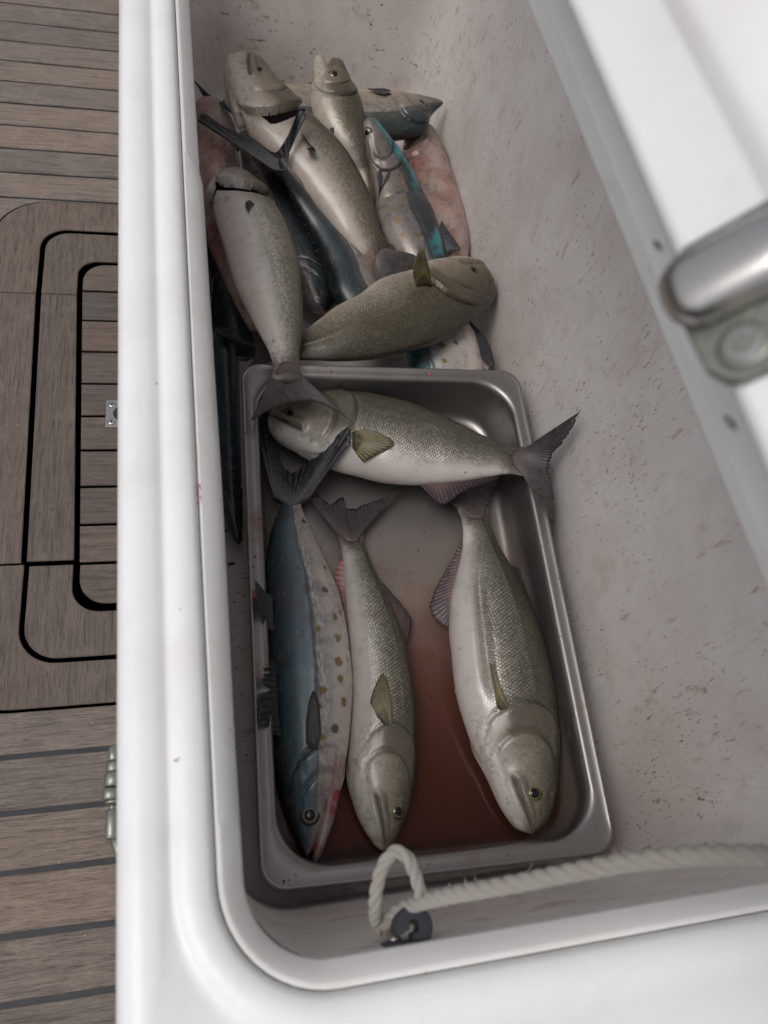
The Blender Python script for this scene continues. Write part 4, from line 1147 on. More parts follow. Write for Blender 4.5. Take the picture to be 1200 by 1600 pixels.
f = Fish('spanish_mackerel', 'long blue-backed spotted fish with open bloody jaws along the left side of the steel tray', [
    ((0.0420, 0.0287, 0.0380), (0.0479, 0.0306, 0.0380)), ((0.0383, 0.0396, 0.0390), (0.0565, 0.0430, 0.0390)), ((0.0334, 0.0519, 0.0400), (0.0660, 0.0571, 0.0400)), ((0.0284, 0.0709, 0.0420), (0.0757, 0.0783, 0.0420)), ((0.0228, 0.1002, 0.0450), (0.0858, 0.1022, 0.0450)), ((0.0197, 0.1349, 0.0480), (0.0938, 0.1282, 0.0480)), ((0.0189, 0.1708, 0.0510), (0.0997, 0.1610, 0.0510)), ((0.0187, 0.2079, 0.0540), (0.1020, 0.1953, 0.0540)),
    ((0.0200, 0.2503, 0.0560), (0.1007, 0.2316, 0.0560)), ((0.0222, 0.2850, 0.0560), (0.0954, 0.2668, 0.0560)), ((0.0264, 0.3179, 0.0550), (0.0866, 0.2967, 0.0550)), ((0.0348, 0.3526, 0.0530), (0.0762, 0.3333, 0.0530)), ((0.0464, 0.3802, 0.0520), (0.0681, 0.3653, 0.0520)), ((0.0554, 0.3988, 0.0530), (0.0647, 0.3920, 0.0530))],
    mat_mackerel('blue_spotted_skin', turq=0.12, pink=0.06, spots=0.95, dark=1.35, t=(1.10, 1.09, 1.09), blood=0.95), sp='mack', k=0.66, roll=-19, seed=3, mouth=False)
f.eye((0.0492, 0.0593, 0.0660), 0.0082, IR_PALE, 0.1)
f.jaw([(0.0712, 0.0808, 0.0460), (0.0668, 0.0616, 0.0460), (0.0590, 0.0408, 0.0450), (0.0505, 0.0218, 0.0430)], [0.009, 0.0068, 0.0048, 0.0028], M_MOUTHBLOOD)
f.pect((0.0488, 0.1157, 0.0800), (0.0579, 0.1075, 0.0800), [(0.0502, 0.1350, 0.0830), (0.0541, 0.1533, 0.0840), (0.0593, 0.1637, 0.0840), (0.0624, 0.1467, 0.0840), (0.0627, 0.1252, 0.0830)], FI_PECTD)
f.tail([(0.0241, 0.4873, 0.0460), (0.0380, 0.4990, 0.0460), (0.0489, 0.4670, 0.0470), (0.0524, 0.4380, 0.0490), (0.0624, 0.4224, 0.0520), (0.0791, 0.4293, 0.0620), (0.0986, 0.4328, 0.0920), (0.1192, 0.4415, 0.1120), (0.1204, 0.4224, 0.1120)], FI_TAILM, rag=0.05, cup=0.003, sub=0.0, spread=1.9, n=50)
f.edge_fin('dorsal_fin', 0.27, 0.47, 1, [(0.0175, 0.1307, 0.0750), (0.0056, 0.1356, 0.1000), (0.0043, 0.1459, 0.1040), (0.0064, 0.1619, 0.1040), (0.0108, 0.1824, 0.0980), (0.0158, 0.1964, 0.0880)], FI_PECTD, rise=0.62, n=28, rag=0.65, seed=9)
f.edge_fin('dorsal_fin', 0.55, 0.65, 1, [(0.0161, 0.2280, 0.0880), (0.0107, 0.2484, 0.1100), (0.0090, 0.2641, 0.1160), (0.0128, 0.2633, 0.1100), (0.0173, 0.2631, 0.0950)], FI_TAILM, rise=0.6, n=16, seed=10)
f.edge_fin('anal_fin', 0.62, 0.74, -1, [(0.1035, 0.2503, 0.0520), (0.1006, 0.2756, 0.0500), (0.0931, 0.3002, 0.0500), (0.0903, 0.3063, 0.0500)], FI_PALE, n=14, seed=11)
f.edge_fin('pelvic_fin', 0.40, 0.49, -1, [(0.0987, 0.1698, 0.0640), (0.0949, 0.1911, 0.0680), (0.0953, 0.2139, 0.0700), (0.1002, 0.2090, 0.0680)], FI_PALE, n=14, seed=12)
f.finlets(0.70, 0.95, 1, 7, 0.006); f.finlets(0.76, 0.96, -1, 6, 0.004)

f = Fish('bluefish', 'golden-eyed fish lying crosswise over the far end of the tray, tail hooked over the rim', [
    ((0.0442, 0.5004, 0.0640), (0.0376, 0.4773, 0.0640)), ((0.0518, 0.5070, 0.0660), (0.0445, 0.4654, 0.0660)), ((0.0682, 0.5131, 0.0690), (0.0580, 0.4486, 0.0690)), ((0.0875, 0.5163, 0.0710), (0.0772, 0.4352, 0.0710)), ((0.1157, 0.5169, 0.0730), (0.1018, 0.4194, 0.0730)), ((0.1494, 0.5112, 0.0760), (0.1317, 0.4037, 0.0760)), ((0.1827, 0.4984, 0.0810), (0.1622, 0.3918, 0.0810)), ((0.2145, 0.4795, 0.0870), (0.1951, 0.3834, 0.0870)),
    ((0.2437, 0.4567, 0.0950), (0.2266, 0.3795, 0.0950)), ((0.2678, 0.4352, 0.1030), (0.2535, 0.3789, 0.1030)), ((0.2880, 0.4191, 0.1100), (0.2772, 0.3790, 0.1100)), ((0.3024, 0.4111, 0.1140), (0.2932, 0.3771, 0.1140)), ((0.3147, 0.4114, 0.1160), (0.3048, 0.3723, 0.1160))],
    mat_bluefish('olive_skin_bright', olive=1.1, pink=0.2), k=0.60, roll=0, seed=4)
f.eye((0.0607, 0.4749, 0.0940), 0.0082, IR_GOLD, 0.1)
f.pect((0.1241, 0.4415, 0.1120), (0.1233, 0.4232, 0.1120), [(0.1395, 0.4393, 0.1150), (0.1552, 0.4311, 0.1160), (0.1664, 0.4202, 0.1160), (0.1498, 0.4121, 0.1160), (0.1342, 0.4089, 0.1150)], FI_PECT)
f.tail([(0.3477, 0.4054, 0.1900), (0.3430, 0.3946, 0.1720), (0.3361, 0.3873, 0.1430), (0.3313, 0.3806, 0.1320), (0.3315, 0.3628, 0.1240), (0.3307, 0.3384, 0.1180), (0.3247, 0.3108, 0.1190)], FI_TAIL, rag=0.08, n=44)
f.edge_fin('anal_fin', 0.60, 0.88, -1, [(0.2004, 0.3897, 0.0750), (0.2125, 0.3739, 0.0720), (0.2245, 0.3651, 0.0710), (0.2455, 0.3761, 0.0780), (0.2650, 0.3792, 0.0900), (0.2848, 0.3818, 0.1000)], FI_ANAL, n=34, rag=0.05, seed=13)
f.edge_fin('pelvic_fin', 0.26, 0.33, -1, [(0.1211, 0.4187, 0.0630), (0.1391, 0.4097, 0.0620), (0.1469, 0.4079, 0.0620)], FI_RED, n=10, seed=14)
f.edge_fin('dorsal_fin', 0.55, 0.80, 1, [(0.2116, 0.4920, 0.0750), (0.2394, 0.4792, 0.0800), (0.2604, 0.4572, 0.0880), (0.2810, 0.4324, 0.0980)], FI_TAIL, n=26, rag=0.04, seed=15)

# -------- the pile in the far end of the box, bottom layer first
f = Fish('spanish_mackerel', 'dark blue-backed fish squeezed between the icebox wall and the tray, snout towards the viewer', [
    ((0.0045, 0.3472, 0.0300), (-0.0023, 0.3467, 0.0300)), ((0.0053, 0.3630, 0.0310), (-0.0078, 0.3604, 0.0310)), ((0.0063, 0.3841, 0.0330), (-0.0131, 0.3815, 0.0330)), ((0.0072, 0.4162, 0.0340), (-0.0152, 0.4150, 0.0340)), ((0.0085, 0.4573, 0.0360), (-0.0158, 0.4559, 0.0360)), ((0.0099, 0.5009, 0.0370), (-0.0170, 0.5010, 0.0370)), ((0.0112, 0.5450, 0.0400), (-0.0184, 0.5447, 0.0400)), ((0.0119, 0.5786, 0.0460), (-0.0195, 0.5799, 0.0460)), ((0.0089, 0.6005, 0.0550), (-0.0181, 0.6017, 0.0550)), ((0.0052, 0.6209, 0.0600), (-0.0136, 0.6233, 0.0600))],
    mat_mackerel('slate_blue_skin', turq=0.10, pink=0.0, spots=0.0, dark=1.15), sp='mack', k=1.0, roll=-80, seed=5, mouth=False)
f.tail([(-0.0254, 0.6044, 0.0850), (-0.0139, 0.5998, 0.0830), (-0.0039, 0.5921, 0.0800), (0.0196, 0.5795, 0.0820), (0.0474, 0.5671, 0.0850)], FI_TAILM, cup=0.003)

f = Fish('spanish_mackerel', 'near-black spiny-finned fish wedged deep against the deck-side wall of the icebox', [
    ((-0.0215, 0.7904, 0.0450), (-0.0132, 0.7934, 0.0450)), ((-0.0239, 0.7634, 0.0450), (-0.0018, 0.7684, 0.0450)), ((-0.0235, 0.7239, 0.0450), (0.0187, 0.7330, 0.0450)), ((-0.0216, 0.6804, 0.0450), (0.0311, 0.6915, 0.0450)), ((-0.0181, 0.6438, 0.0450), (0.0385, 0.6532, 0.0450)), ((-0.0115, 0.6135, 0.0450), (0.0412, 0.6201, 0.0450)), ((0.0023, 0.5849, 0.0500), (0.0367, 0.5896, 0.0500))],
    mat_mackerel('dark_slate_skin', turq=0.06, pink=0.06, spots=0.0, dark=0.75), sp='mack', k=0.9, roll=-70, seed=6, mouth=False)
f.edge_fin('dorsal_fin', 0.15, 0.72, 1, [(-0.0271, 0.7314, 0.0750), (-0.0195, 0.6996, 0.0850), (-0.0151, 0.6734, 0.0850), (-0.0176, 0.6424, 0.0850), (-0.0199, 0.6170, 0.0800)], mat_fin('grey_spiny_fin', (0.20, 0.18, 0.18), (0.15, 0.13, 0.13), rays=11), n=24, rag=0.2, seed=16)

f = Fish('spanish_mackerel', 'rose-tinted belly-up fish with a torn bloody throat against the deck-side wall', [
    ((-0.0270, 1.0278, 0.0700), (-0.0026, 1.0385, 0.0700)), ((-0.0330, 0.9971, 0.0710), (0.0139, 1.0220, 0.0710)), ((-0.0322, 0.9546, 0.0720), (0.0245, 0.9796, 0.0720)), ((-0.0302, 0.8942, 0.0730), (0.0265, 0.9109, 0.0730)), ((-0.0259, 0.8322, 0.0730), (0.0252, 0.8494, 0.0730)), ((-0.0205, 0.7689, 0.0720), (0.0269, 0.7853, 0.0720)), ((-0.0084, 0.7083, 0.0720), (0.0349, 0.7241, 0.0720)), ((0.0093, 0.6509, 0.0720), (0.0408, 0.6638, 0.0720)), ((0.0282, 0.6060, 0.0720), (0.0486, 0.6167, 0.0720)), ((0.0387, 0.5818, 0.0720), (0.0497, 0.5889, 0.0720))],
    mat_mackerel('raw_pink_skin', turq=0.0, pink=0.6, spots=0.25, dark=1.6, raw=0.85, t=(1.15, 1.0, 0.98)), sp='mack', k=0.75, roll=120, seed=7, lump=0.0010, mouth=False)
f.edge_fin('pelvic_fin', 0.10, 0.2, -1, [(0.0166, 0.9700, 0.0900), (0.0092, 0.9192, 0.0950), (0.0026, 0.9002, 0.0950)], FI_RED, n=12, seed=17)

f = Fish('spanish_mackerel', 'long dusky fish stretched along the far wall, pointed head at the right of the pile', [
    ((0.3340, 1.0357, 0.1020), (0.3356, 1.0451, 0.1020)), ((0.3218, 1.0292, 0.0980), (0.3238, 1.0523, 0.0980)), ((0.2974, 1.0077, 0.0940), (0.3044, 1.0631, 0.0940)), ((0.2660, 0.9757, 0.0900), (0.2778, 1.0666, 0.0900)), ((0.2348, 0.9674, 0.0870), (0.2463, 1.0648, 0.0870)), ((0.1982, 0.9599, 0.0860), (0.2070, 1.0635, 0.0860)), ((0.1521, 0.9626, 0.0860), (0.1624, 1.0629, 0.0860)), ((0.0975, 0.9627, 0.0880), (0.1097, 1.0580, 0.0880)), ((0.0577, 0.9686, 0.0900), (0.0687, 1.0443, 0.0900)), ((0.0307, 0.9759, 0.0940), (0.0384, 1.0236, 0.0940)), ((0.0118, 0.9843, 0.0970), (0.0164, 1.0102, 0.0970))],
    mat_mackerel('dusky_skin', turq=0.04, pink=0.1, spots=0.4, dark=0.9, t=(0.80, 0.74, 0.66)), sp='mack', k=0.5, roll=14, seed=8)
f.eye((0.2951, 1.0199, 0.1080), 0.0078, IR_PALE, 0.5)
f.pect((0.2600, 1.0542, 0.0800), (0.2616, 1.0377, 0.0800), [(0.2443, 1.0477, 0.0850), (0.2279, 1.0423, 0.0850), (0.2197, 1.0396, 0.0850), (0.2314, 1.0323, 0.0850), (0.2451, 1.0253, 0.0850)], FI_PECTD)
f.tail([(-0.0312, 1.0675, 0.0850), (-0.0228, 1.0483, 0.0830), (-0.0161, 1.0334, 0.0800), (-0.0105, 1.0142, 0.0800), (-0.0177, 0.9795, 0.0800), (-0.0251, 0.9580, 0.0800)], FI_TAILM)

f = Fish('spanish_mackerel', 'flesh-coloured belly-up fish lying against the inner right wall beside the turquoise one', [
    ((0.2936, 1.0408, 0.0550), (0.3198, 1.0504, 0.0550)), ((0.2838, 1.0170, 0.0550), (0.3335, 1.0338, 0.0550)), ((0.2774, 0.9735, 0.0540), (0.3401, 0.9880, 0.0540)), ((0.2773, 0.9195, 0.0520), (0.3449, 0.9333, 0.0520)), ((0.2811, 0.8614, 0.0500), (0.3493, 0.8740, 0.0500)), ((0.2862, 0.8119, 0.0460), (0.3482, 0.8216, 0.0460)), ((0.2912, 0.7690, 0.0420), (0.3392, 0.7745, 0.0420)), ((0.2993, 0.7252, 0.0380), (0.3297, 0.7292, 0.0380)), ((0.3053, 0.6932, 0.0350), (0.3182, 0.6938, 0.0350))],
    mat_mackerel('flesh_pink_skin', turq=0.0, pink=0.8, spots=0.5, dark=1.6, raw=0.6, t=(0.70, 0.60, 0.56)), sp='mack', k=0.7, roll=62, seed=9, lump=0.0008, mouth=False)

f = Fish('spanish_mackerel', 'pale yellow-spotted fish mostly hidden, only its flank showing just behind the tray', [
    ((0.2659, 0.7176, 0.0500), (0.2998, 0.7252, 0.0500)), ((0.2479, 0.6860, 0.0520), (0.3078, 0.6980, 0.0520)), ((0.2338, 0.6521, 0.0520), (0.3099, 0.6661, 0.0520)), ((0.2253, 0.6160, 0.0500), (0.3178, 0.6306, 0.0500)), ((0.2237, 0.5812, 0.0480), (0.3216, 0.5937, 0.0480)), ((0.2313, 0.5476, 0.0460), (0.3147, 0.5567, 0.0460)), ((0.2476, 0.5164, 0.0420), (0.2992, 0.5244, 0.0420))],
    mat_mackerel('pale_spotted_skin', turq=0.9, pink=0.05, spots=0.9, dark=1.2), sp='mack', k=0.55, roll=22, seed=10, mouth=False, uo=0.05)
f.edge_fin('anal_fin', 0.18, 0.45, -1, [(0.3147, 0.6390, 0.0600), (0.3249, 0.6156, 0.0660), (0.3274, 0.5879, 0.0700), (0.3235, 0.5605, 0.0720), (0.3168, 0.5724, 0.0660), (0.3133, 0.5978, 0.0580)], FI_TAILM, n=24, seed=18)
f.edge_fin('pelvic_fin', 0.32, 0.55, -1, [(0.3229, 0.6063, 0.0520), (0.3273, 0.5788, 0.0560), (0.3226, 0.5683, 0.0560), (0.3171, 0.5777, 0.0520)], FI_PALE, n=14, seed=19)

f = Fish('spanish_mackerel', 'turquoise-streaked spotted fish in the middle of the pile, eye beside the upright fish', [
    ((0.2043, 0.9369, 0.1400), (0.1936, 0.9233, 0.1400)), ((0.2149, 0.9278, 0.1340), (0.1954, 0.9078, 0.1340)), ((0.2282, 0.9189, 0.1240), (0.1984, 0.8900, 0.1240)), ((0.2450, 0.9114, 0.1080), (0.2033, 0.8723, 0.1080)), ((0.2647, 0.8963, 0.0880), (0.2114, 0.8515, 0.0880)), ((0.2805, 0.8762, 0.0710), (0.2169, 0.8289, 0.0710)), ((0.2882, 0.8348, 0.0690), (0.2166, 0.7913, 0.0690)), ((0.2952, 0.7956, 0.0660), (0.2260, 0.7590, 0.0660)), ((0.3003, 0.7560, 0.0620), (0.2407, 0.7333, 0.0620)), ((0.3003, 0.7183, 0.0570), (0.2544, 0.7066, 0.0570)), ((0.2961, 0.6882, 0.0520), (0.2684, 0.6824, 0.0520))],
    mat_mackerel('turquoise_skin', turq=0.95, pink=0.25, spots=0.8, dark=1.0, t=(0.50, 0.475, 0.47)), sp='mack', k=0.62, roll=-14, seed=11, mouth=False)
f.eye((0.1961, 0.8816, 0.1550), 0.0062, IR_PALE, 0.1)
f.pect((0.2179, 0.8999, 0.0980), (0.2234, 0.8872, 0.0980), [(0.2075, 0.8660, 0.1000), (0.2054, 0.8364, 0.1000), (0.2044, 0.8163, 0.1000), (0.2124, 0.8321, 0.1020), (0.2214, 0.8584, 0.1020)], FI_PECTD)
f.edge_fin('dorsal_fin', 0.62, 0.76, 1, [(0.3033, 0.8231, 0.0680), (0.3098, 0.7998, 0.0700), (0.3159, 0.7757, 0.0720), (0.3189, 0.7625, 0.0720), (0.3081, 0.7672, 0.0680), (0.3007, 0.7612, 0.0640)], FI_TAILM, n=18, seed=20)

f = Fish('spanish_mackerel', 'inky blue fish mostly buried between the silver fish and the blue-grey one', [
    ((0.1338, 0.6767, 0.0400), (0.1197, 0.6696, 0.0400)), ((0.1395, 0.6916, 0.0410), (0.1047, 0.6790, 0.0410)), ((0.1415, 0.7227, 0.0440), (0.0941, 0.7033, 0.0440)), ((0.1370, 0.7661, 0.0470), (0.0818, 0.7392, 0.0470)), ((0.1289, 0.8107, 0.0500), (0.0695, 0.7821, 0.0500)), ((0.1173, 0.8603, 0.0520), (0.0541, 0.8333, 0.0520)), ((0.1029, 0.9021, 0.0530), (0.0431, 0.8817, 0.0530)), ((0.0860, 0.9421, 0.0540), (0.0347, 0.9229, 0.0540)), ((0.0662, 0.9731, 0.0560), (0.0329, 0.9580, 0.0560))],
    mat_mackerel('inky_skin', turq=0.03, pink=0.1, spots=0.8, dark=0.40, t=(0.7, 0.68, 0.68)), sp='mack', k=0.7, roll=-40, seed=12, mouth=False)

f = Fish('spanish_mackerel', 'blue-grey fish with a brown belly, forked tail laid over the large brown fish', [
    ((0.1884, 0.6087, 0.0450), (0.1991, 0.6143, 0.0450)), ((0.1732, 0.6223, 0.0470), (0.2061, 0.6426, 0.0470)), ((0.1532, 0.6491, 0.0520), (0.2018, 0.6795, 0.0520)), ((0.1377, 0.6807, 0.0580), (0.1925, 0.7149, 0.0580)), ((0.1285, 0.7201, 0.0640), (0.1852, 0.7536, 0.0640)), ((0.1190, 0.7524, 0.0720), (0.1659, 0.7842, 0.0720)), ((0.1055, 0.7827, 0.0820), (0.1435, 0.8062, 0.0820)), ((0.0920, 0.8060, 0.0960), (0.1215, 0.8258, 0.0960)), ((0.0817, 0.8195, 0.1120), (0.1004, 0.8349, 0.1120)), ((0.0737, 0.8278, 0.1280), (0.0843, 0.8388, 0.1280)), ((0.0703, 0.8342, 0.1360), (0.0773, 0.8411, 0.1360))],
    mat_mackerel('blue_grey_skin', turq=0.03, pink=0.45, spots=0.1, dark=0.85, t=(0.72, 0.66, 0.63)), sp='mack', k=0.66, roll=-22, seed=13, mouth=False)
f.tail([(-0.0264, 0.9291, 0.1150), (-0.0201, 0.9485, 0.1150), (0.0068, 0.9133, 0.1220), (0.0398, 0.8859, 0.1300), (0.0673, 0.8498, 0.1370), (0.0802, 0.8503, 0.1580), (0.0887, 0.8618, 0.1720), (0.0994, 0.8878, 0.1760), (0.1063, 0.8735, 0.1760)], FI_TAILM, cup=0.002, rag=0.03, spread=2.2, n=48)
f.finlets(0.55, 0.9, 1, 8, 0.004)

f = Fish('bluefish', 'small bronze fish with open mouth standing head-up in the pile by the far wall', [
    ((0.1821, 1.0697, 0.1280), (0.1620, 1.0754, 0.1280)), ((0.1878, 1.0573, 0.1240), (0.1505, 1.0572, 0.1240)), ((0.1949, 1.0377, 0.1180), (0.1352, 1.0255, 0.1180)), ((0.2017, 1.0212, 0.1100), (0.1309, 0.9992, 0.1100)), ((0.2078, 0.9987, 0.1020), (0.1327, 0.9798, 0.1020)), ((0.2126, 0.9748, 0.0950), (0.1450, 0.9577, 0.0950)), ((0.2158, 0.9538, 0.0880), (0.1610, 0.9361, 0.0880)), ((0.2173, 0.9327, 0.0800), (0.1785, 0.9188, 0.0800)), ((0.2174, 0.9156, 0.0720), (0.1911, 0.9061, 0.0720)), ((0.2195, 0.8921, 0.0640), (0.1981, 0.8847, 0.0640)), ((0.2207, 0.8680, 0.0600), (0.2015, 0.8623, 0.0600))],
    mat_bluefish('bronze_skin', olive=1.0, pink=0.45, t=(0.82, 0.76, 0.70)), k=0.70, roll=2, seed=14)
f.eye((0.1634, 1.0041, 0.1500), 0.0076, IR_PALE, 0.15)
f.jaw([(0.1548, 1.0082, 0.1160), (0.1481, 1.0330, 0.1240), (0.1455, 1.0528, 0.1310), (0.1476, 1.0707, 0.1360)], [0.018, 0.0145, 0.0105, 0.0055], None)
f.pect((0.1551, 0.9284, 0.1250), (0.1650, 0.9379, 0.1250), [(0.1519, 0.9026, 0.1280), (0.1601, 0.8827, 0.1280), (0.1697, 0.8736, 0.1260), (0.1701, 0.8943, 0.1280), (0.1682, 0.9152, 0.1280)], FI_PECTD)
f.tail([(0.2380, 0.8519, 0.0550), (0.2171, 0.8361, 0.0560), (0.2089, 0.8227, 0.0560), (0.1967, 0.8192, 0.0560)], FI_TAIL)
f.edge_fin('anal_fin', 0.66, 0.86, -1, [(0.1868, 0.9159, 0.0660), (0.1909, 0.8984, 0.0620), (0.1977, 0.8763, 0.0600), (0.2020, 0.8662, 0.0600)], FI_TAIL, n=18, seed=21)

f = Fish('bluefish', 'large brown-scaled fish with open gill slit and pale throat, head against the far wall', [
    ((0.0485, 1.0266, 0.1500), (0.0370, 1.0203, 0.1500)), ((0.0622, 1.0235, 0.1480), (0.0206, 1.0150, 0.1480)), ((0.0735, 1.0074, 0.1440), (0.0109, 0.9833, 0.1440)), ((0.0864, 0.9877, 0.1380), (0.0139, 0.9520, 0.1380)), ((0.1012, 0.9696, 0.1320), (0.0218, 0.9221, 0.1320)), ((0.1192, 0.9467, 0.1240), (0.0372, 0.8937, 0.1240)), ((0.1386, 0.9306, 0.1180), (0.0576, 0.8712, 0.1180)), ((0.1640, 0.9019, 0.1100), (0.0863, 0.8446, 0.1100)), ((0.1851, 0.8599, 0.1020), (0.1075, 0.8184, 0.1020)), ((0.1978, 0.8192, 0.0950), (0.1278, 0.7935, 0.0950)), ((0.2043, 0.7861, 0.0880), (0.1471, 0.7673, 0.0880)), ((0.2121, 0.7620, 0.0800), (0.1671, 0.7471, 0.0800)), ((0.2239, 0.7536, 0.0720), (0.1810, 0.7310, 0.0720)), ((0.2352, 0.7527, 0.0680), (0.1894, 0.7241, 0.0680))],
    mat_bluefish('brown_scaled_skin', olive=1.3, pink=0.2, t=(0.88, 0.81, 0.75)), k=0.60, roll=24, uo=0.315, gill=1.6, gv=(0.34, 0.86), seed=15)
f.eye((0.0575, 0.9706, 0.1720), 0.0062, IR_PALE, 0.2)
f.jaw([(0.0423, 0.9352, 0.1340), (0.0303, 0.9675, 0.1420), (0.0232, 0.9973, 0.1470), (0.0209, 1.0229, 0.1520)], [0.020, 0.020, 0.0155, 0.0075], None)
f.tail([(0.3131, 0.7280, 0.0760), (0.2858, 0.7331, 0.0740), (0.2535, 0.7201, 0.0700), (0.2296, 0.7035, 0.0680), (0.2068, 0.6894, 0.0640), (0.1844, 0.6780, 0.0620)], FI_TAIL, rag=0.04)
f.edge_fin('pelvic_fin', 0.36, 0.46, 0.4, [(0.1049, 0.8666, 0.1520), (0.1121, 0.8526, 0.1500), (0.1188, 0.8437, 0.1480), (0.1055, 0.8432, 0.1500)], FI_PECTD, n=12, seed=22)

f = Fish('bluefish', 'pale bent fish lying across the pile behind the tray with a pectoral fin raised', [
    ((0.3290, 0.6850, 0.0840), (0.3415, 0.7238, 0.0840)), ((0.3129, 0.6547, 0.0880), (0.3276, 0.7282, 0.0880)), ((0.2882, 0.6243, 0.0940), (0.2916, 0.7162, 0.0940)), ((0.2540, 0.5916, 0.1000), (0.2493, 0.6904, 0.1000)), ((0.2164, 0.5640, 0.1040), (0.2103, 0.6710, 0.1040)), ((0.1794, 0.5479, 0.1060), (0.1750, 0.6416, 0.1060)), ((0.1446, 0.5387, 0.1070), (0.1415, 0.6206, 0.1070)), ((0.1096, 0.5359, 0.1060), (0.1058, 0.5941, 0.1060)), ((0.0809, 0.5388, 0.1040), (0.0790, 0.5765, 0.1040)), ((0.0596, 0.5428, 0.1020), (0.0580, 0.5690, 0.1020)), ((0.0478, 0.5470, 0.1000), (0.0463, 0.5666, 0.1000))],
    mat_bluefish('pale_olive_skin', olive=1.0, pink=0.25, t=(0.92, 0.84, 0.74)), k=0.52, roll=-8, seed=16)
f.eye((0.3061, 0.6787, 0.1180), 0.0072, IR_GOLD, 0.7)
f.pect((0.2226, 0.6332, 0.1320), (0.2415, 0.6363, 0.1320), [(0.2129, 0.6332, 0.1500), (0.2126, 0.6383, 0.1650), (0.2191, 0.6476, 0.1800), (0.2270, 0.6361, 0.1680), (0.2347, 0.6324, 0.1500)], FI_PECT, lie=False)
f.tail([(0.0164, 0.5294, 0.0950), (0.0245, 0.5478, 0.0950), (0.0275, 0.5619, 0.0950), (0.0247, 0.5904, 0.0950)], FI_TAIL)

f = Fish('bluefish', 'big silver fish with black gill slit atop the pile, tail draped over the tray rim', [
    ((0.0445, 0.8478, 0.0900), (-0.0035, 0.8467, 0.0900)), ((0.0482, 0.8163, 0.1080), (-0.0119, 0.8164, 0.1080)), ((0.0529, 0.7880, 0.1200), (-0.0160, 0.7885, 0.1200)), ((0.0624, 0.7587, 0.1260), (-0.0134, 0.7521, 0.1260)), ((0.0741, 0.7216, 0.1300), (-0.0075, 0.7088, 0.1300)), ((0.0809, 0.6759, 0.1330), (0.0012, 0.6544, 0.1330)), ((0.0817, 0.6279, 0.1360), (0.0103, 0.6066, 0.1360)), ((0.0791, 0.5829, 0.1380), (0.0209, 0.5693, 0.1380)), ((0.0752, 0.5482, 0.1390), (0.0308, 0.5396, 0.1390)), ((0.0708, 0.5220, 0.1400), (0.0381, 0.5167, 0.1400)), ((0.0688, 0.5000, 0.1410), (0.0408, 0.4969, 0.1410)), ((0.0710, 0.4854, 0.1400), (0.0379, 0.4832, 0.1400))],
    mat_bluefish('bright_silver_skin', olive=1.4, pink=0.12, t=(1.16, 1.14, 1.13)), k=0.62, roll=38, uo=0.215, gill=1.7, gv=(0.40, 1.2), seed=17, mouth=False, flap=0.002)
f.tail([(0.1203, 0.4368, 0.1280), (0.1010, 0.4511, 0.1300), (0.0801, 0.4610, 0.1300), (0.0578, 0.4600, 0.1290), (0.0374, 0.4531, 0.1270), (0.0138, 0.4404, 0.1220)], FI_TAIL, rag=0.03, n=44)
f.pect((0.0249, 0.7346, 0.1550), (0.0345, 0.7332, 0.1550), [(0.0239, 0.7179, 0.1580), (0.0271, 0.7097, 0.1580), (0.0305, 0.7185, 0.1580)], FI_PECTD)

# ------------------------------------------------------------------ rope, its loop and the clip on the near wall
M_ROPE = mat_rope()
def rope(name, ctrl, r0, r1, parent=None, lay=0.026, n=420, strands=3, fuzz=40, seed=0):
    Pq = catmull(ctrl, n)
    seg = np.linalg.norm(np.diff(Pq, axis=0), axis=1); s = np.concatenate([[0], np.cumsum(seg)])
    T = unit(np.gradient(Pq, axis=0))
    u = unit(np.cross(T[0], (0.2, 0.1, 0.95))); U = []
    for i in range(n):
        u = unit(u - T[i] * np.dot(u, T[i])); U.append(u)
    U = np.array(U); Vv = np.cross(T, U)
    R = np.interp(s, [0, s[-1]], [r0, r1])
    parts = []; uvs = []
    for k in range(strands):
        ang = 2 * math.pi * (s / lay + k / strands)
        ctr = Pq + (U * np.cos(ang)[:, None] + Vv * np.sin(ang)[:, None]) * (R * 0.50)[:, None]
        Ts = unit(np.gradient(ctr, axis=0))
        N1 = unit(ctr - Pq); B1 = np.cross(Ts, N1)
        nn = 9; loops = []
        for a in np.linspace(0, 2 * math.pi, nn, endpoint=False):
            loops.append(ctr + (N1 * math.cos(a) * 0.94 + B1 * math.sin(a) * 1.12) * (R * 0.53)[:, None])
        L_ = [[tuple(loops[j][i]) for j in range(nn)] for i in range(n)]
        parts.append(loft(L_, True, True))
        uvs += [(s[i] + 0.15 * j / nn, j / nn + k) for i in range(n) for j in range(nn)]
    o = mesh(name, *join(parts), M_ROPE, parent, uvs={'strand': np.array(uvs)})
    return o, Pq, U, Vv, R
rope_o, Pq, U, Vv, R = rope('rope', [(0.0547, -0.0408, 0.3000), (0.0605, -0.0350, 0.3020), (0.0700, -0.0319, 0.3180), (0.0823, -0.0311, 0.3500), (0.0962, -0.0314, 0.3750), (0.1123, -0.0314, 0.3980), (0.1314, -0.0312, 0.4250), (0.1482, -0.0320, 0.4500), (0.1621, -0.0345, 0.4740), (0.1735, -0.0392, 0.5000), (0.1843, -0.0473, 0.5300), (0.1957, -0.0601, 0.5550)], 0.0046, 0.0048, n=620)
tag(rope_o, 'thick twisted white rope with an eye loop at its clipped end by the near wall', 'rope')
